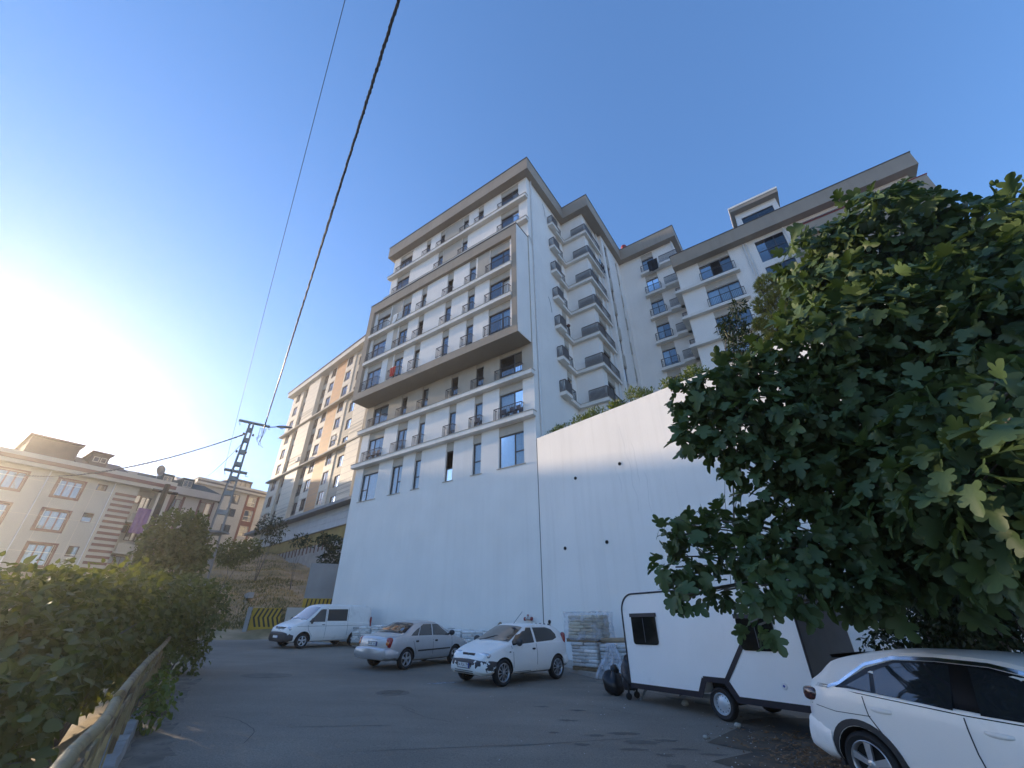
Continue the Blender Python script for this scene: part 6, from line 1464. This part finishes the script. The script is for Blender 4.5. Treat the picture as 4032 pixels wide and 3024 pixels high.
def plant(name, label, cat, base, clumps, kind, size, mat, dens=1., r0=.03, seed=0, group=None, up=.5, droop=.4, squash=.85, forks=1, shell=.5):
    t = thing(name, label, cat, tuple(base), 0, group); B = Vector(base); rc = [(Vector(c)-B, r) for c, r in clumps]
    limbs(t, (0, 0, -.1), rc, r0, BARK, seed, 'branch', forks)
    tag(ob('foliage', leaf_mesh('foliage', kind, gen_leaves(rc, size, rng, dens, up, droop, shell, squash=squash), mat), t), kind='stuff'); return t
# --- dark growth behind the fig and the crossover
dk = [cl(*q) for q in [(2000, 900, 10.5, 1.3), (2110, 800, 10.5, 1.4), (2160, 1000, 10.5, 1.5), (1950, 1060, 10.5, 1.2), (1880, 950, 10, 1.0), (2200, 650, 10.5, 1.2), (2060, 1150, 10.5, 1.2), (2212, 1150, 10.5, 1.3)]]
plant('evergreen_tree', 'dark small leaved tree filling the gap behind the fig', 'tree', (9.5, 10.4, gz(9.5, 10.4)), dk, 'ovate', .10, DARKL, .55, .09, 1)
for k, (q, lab) in enumerate((([(1985, 1345, 10, .55), (1930, 1385, 10.3, .4), (2030, 1300, 10.3, .7)], 'dark bush with fine twigs at the caravan end behind the crossover'), ([(2090, 1330, 9.5, .7), (2100, 1250, 10, .8)], 'dark low bush right above the crossover roof'), ([(2180, 1320, 9, .8), (2212, 1230, 9.5, .9)], 'dark bush at the right picture edge above the crossover'))):
    cc_ = [cl(*z) for z in q]; b_ = cc_[0][0]; plant('bush', lab, 'bush', (b_.x, b_.y, gz(b_.x, b_.y)), cc_, 'ovate', .075, DARKL, .6, .03, 10+k, 'dark bushes under the fig')
# --- small dark tree and sunlit pine seen past the fig
pc = [cl(*q) for q in [(1592, 665, 11, .22), (1585, 710, 11, .36), (1610, 745, 11, .40), (1568, 700, 11, .2), (1640, 775, 11, .3), (1600, 790, 11, .3)]]
plant('plum_tree', 'slim dark leaved tree top standing left of the fig crown', 'tree', (5.9, 13.6, gz(5.9, 13.6)), pc, 'lance', .14, DARKL, 2.2, .05, 20)
pn = [cl(*q) for q in [(1655, 615, 20, .5), (1690, 640, 20, .6), (1650, 660, 20, .5), (1675, 700, 20, .6), (1710, 690, 20, .6), (1665, 740, 20, .5), (1700, 610, 20, .4), (1640, 700, 20, .3)]]
pb = pn[3][0]; pine = thing('pine_tree', 'sunlit yellow green pine between the right wing and the fig', 'tree', (pb.x, pb.y, 10.5), 0)
g = MB(); g.tube([(0, 0, 0), (.05, 0, 3), (0, 0, max(4, pn[0][0].z-10.5))], [.14, .1, .03], 8); g.build('trunk', BARK, pine, smooth=True)
rc = [(Vector(c)-Vector((pb.x, pb.y, 10.5)), r) for c, r in pn]; limbs(pine, (0, 0, rc[3][0].z-1.2), rc, .03, BARK, 5)
tufts = []
for c, r in rc:
    for k in range(int(150*r/.5)):
        d = Vector(rng.normal(size=3)).normalized(); tufts.append((Vector(c)+d*r*(.4+.6*rng.random()), d))
P_, T_, N_, S_ = [], [], [], []
for c, d in tufts:
    for k in range(26):
        t = (np.array(d)*.9+np.array([0, 0, .35])+rng.normal(size=3)*.55); t /= np.linalg.norm(t); n_ = np.cross(t, rng.normal(size=3)); n_ /= np.linalg.norm(n_); P_.append(np.array(c)); T_.append(t); N_.append(n_); S_.append(.16+.1*rng.random())
SHAPES['needle'] = (np.array([(.03, 0, 0), (.03, .5, 0), (0, 1, 0), (-.03, .5, 0), (-.03, 0, 0)]), [(0, 1, 2, 3, 4)])
tag(ob('foliage', leaf_mesh('foliage', 'needle', [np.array(P_), np.array(T_), np.array(N_), np.array(S_)], PINEL), pine), kind='stuff')
# --- shrubs along the top of the retaining wall
for k, (t, r, h, lab) in enumerate(((.75, .42, .2, 'small round shrub at the left end of the wall top'), (1.5, .5, .35, 'dense shrub on the wall top, second from the left'), (2.9, .55, .4, 'broad green shrub on the wall top under the corner balconies'), (3.8, .6, .55, 'tallest shrub of the left group on the wall top'), (5.1, .5, .45, 'sunlit shrub in the middle of the wall top'), (6.5, .62, .6, 'bright sunlit shrub on the wall top beyond the middle'), (8.0, .5, .55, 'sunlit shrub on the wall top next to the fig leaves'), (9.2, .55, .7, 'sunlit shrub on the wall top partly behind fig leaves'))):
    x, y = wl(t, -.75); c0 = Vector((x, y, 11.0+h*.55)); rr_ = random.Random(k)
    cs_ = [(c0, r)]+[(c0+Vector((rr_.uniform(-.5, .5), rr_.uniform(-.3, .5), rr_.uniform(-.2, .35)))*r*1.6, r*.55) for _ in range(4)]
    plant('wall_top_shrub', lab, 'shrub', (x, y, 10.5), cs_, 'lance', .17, SHRL, 1.3, .02, 40+k, 'shrubs along the wall top', .35, -.5, .9)
# --- broad leaved hedge behind the railing
hedge = [([(425, 1325, 18, .9), (450, 1295, 19, .7), (385, 1370, 18, .6), (400, 1295, 18, .85)], 'leafy shrub at the far end of the railing by the dry bank'), ([(350, 1305, 16, 1.0), (312, 1300, 15, .95), (318, 1365, 14.6, .7), (352, 1350, 16, .65)], 'tall leafy shrub behind the far railing'), ([(250, 1310, 13.5, 1.05), (200, 1320, 12.5, .95), (205, 1390, 12, .8), (235, 1420, 12.6, .5), (272, 1385, 13.4, .55)], 'dense green shrub in the middle of the roadside hedge'), ([(140, 1330, 12, 1.0), (90, 1335, 11, .9), (135, 1410, 10.8, .8), (110, 1475, 10.2, .6), (70, 1445, 9.8, .8)], 'wide leafy shrub left of the middle in the roadside hedge'), ([(25, 1340, 10.5, .95), (-40, 1350, 10, .9), (20, 1425, 9.4, .85), (-50, 1455, 8.8, .9), (30, 1510, 9, .6)], 'sunlit leafy shrub at the left picture edge'), ([(-50, 1560, 7.8, .65), (-100, 1580, 7.2, .7), (-10, 1580, 8, .45), (-60, 1650, 7, .5), (60, 1525, 9.4, .4)], 'low dark leafy growth under the near railing')]
for k, (q, lab) in enumerate(hedge):
    cs_ = [cl(*z) for z in q]; b_ = cs_[2][0]; zb = terrain(b_.x, b_.y)
    extra = [(Vector((c.x, c.y, max(zb+.3, c.z-1.2))), r*.75) for c, r in cs_[:2] if c.z-1.2 > zb]
    plant('hedge_shrub', lab, 'shrub', (b_.x, b_.y, zb-.2), cs_+extra, 'ovate', .135, MULB, .6, .03, 60+k, 'shrubs of the roadside hedge', .5, .35)
# --- trees and weeds on the bank
bank = [([(385, 1150, 28, 1.3), (405, 1190, 28, 1.1), (350, 1185, 27, 1.1), (415, 1135, 29, .7), (385, 1215, 27, 1.2)], 'dark bushy tree beside the steel pole', 'ovate', .2), ([(722, 1175, 46, .9), (715, 1215, 46, 1.2), (728, 1235, 46, 1.0), (700, 1165, 46, .6)], 'green tree squeezed against the left edge of the white block', 'ovate', .22), ([(652, 1165, 47, .7), (640, 1172, 47, .5), (664, 1172, 47, .5)], 'small feathery sapling before the ochre wall', 'lance', .35), ([(585, 1128, 50, .9), (570, 1140, 50, .8), (600, 1142, 50, .9), (590, 1160, 50, .8)], 'feathery sapling at the left foot of the orange tiled block', 'lance', .4), ([(500, 1195, 44, 1.2), (540, 1185, 46, 1.0)], 'brownish scrub at the top of the dry bank', 'ovate', .22)]
for k, (q, lab, kd, sz) in enumerate(bank):
    cs_ = [cl(*z) for z in q]; b_ = cs_[0][0]; plant('bank_tree', lab, 'tree', (b_.x, b_.y, terrain(b_.x, b_.y)-.1), cs_, kd, sz, MULB if k in (0, 4) else DARKL, 1.2, .035, 80+k, None, .5, .2)
# weeds at the railing foot
for k, (px2, py2, d2, lab) in enumerate(((345, 1480, 10.6, 'small green weed at the broken end of the low wall'), (365, 1440, 12.2, 'weed tuft growing at the railing foot further up'))):
    c, _ = cl(px2, py2, d2, .3); z = gz(c.x, c.y); plant('weed', lab, 'weed', (c.x, c.y, z), [(Vector((c.x, c.y, z+.3)), .30), (Vector((c.x-.15, c.y+.2, z+.55)), .22)], 'ovate', .09, SHRL, .5, .01, 95+k, 'weeds along the railing')
# dry grass: clumps of blades over the bank (uncountable)
GR = leaf_mat('dry_grass', (.24, .18, .10), (.46, .35, .20), .3, .7, .3); GG = leaf_mat('green_grass', (.045, .06, .018), (.11, .12, .04), .3, .7, .3)
for nm, mat, cnt, seed in (('dry_grass', GR, 42000, 1), ('green_grass', GG, 16000, 2)):
    r2 = np.random.default_rng(seed); P_ = []; 
    while len(P_) < cnt:
        a = math.radians(r2.uniform(-42, -19)); d = 33+42*r2.random()**1.5; x, y = math.sin(a)*d, math.cos(a)*d; tt = x*-.454+y*.891; u = x*UX+y*UY-11.466
        if tt < 35.2 or u < 17.2: continue
        if nm == 'green_grass' and math.sin(x*.5+1)*math.sin(y*.33)+r2.normal()*.25 < .15: continue
        P_.append((x, y, terrain(x, y)-.05))
    P_ = np.array(P_); N = len(P_); T_ = r2.normal(size=(N, 3))*.5+np.array([0, 0, 1]); T_ /= np.linalg.norm(T_, axis=1)[:, None]; N_ = np.cross(T_, r2.normal(size=(N, 3))); N_ /= np.linalg.norm(N_, axis=1)[:, None]
    SHAPES['blade'] = (np.array([(.09, 0, 0), (.06, .6, .05), (.0, 1, .2), (-.06, .6, .05), (-.09, 0, 0)]), [(0, 1, 3, 4), (1, 2, 3)])
    o = ob(nm, leaf_mesh(nm, 'blade', [P_, T_, N_, (.09 if nm == 'dry_grass' else .14)+.17*r2.random(N)], mat)); tag(o, ('straw coloured dry grass covering the bank' if nm == 'dry_grass' else 'patches of green grass on the bank'), 'grass', kind='stuff')
# ------------------------------------------------------------------ thin haze volume added for a warm glow towards the sun
hz = bpy.data.materials.new('glow_haze'); hz.use_nodes = True; n_ = hz.node_tree; n_.nodes.clear()
_o = n_.nodes.new('ShaderNodeOutputMaterial'); _v = n_.nodes.new('ShaderNodeVolumePrincipled'); _v.inputs['Color'].default_value = (1, .97, .92, 1); _v.inputs['Density'].default_value = .0013; _v.inputs['Anisotropy'].default_value = .76
n_.links.new(_v.outputs[0], _o.inputs['Volume'])
g = MB(); g.box(-160, 120, -40, 170, -12, 46); tag(g.build('haze', hz), kind='stuff', label='thin haze added for a golden glow', cat='haze')
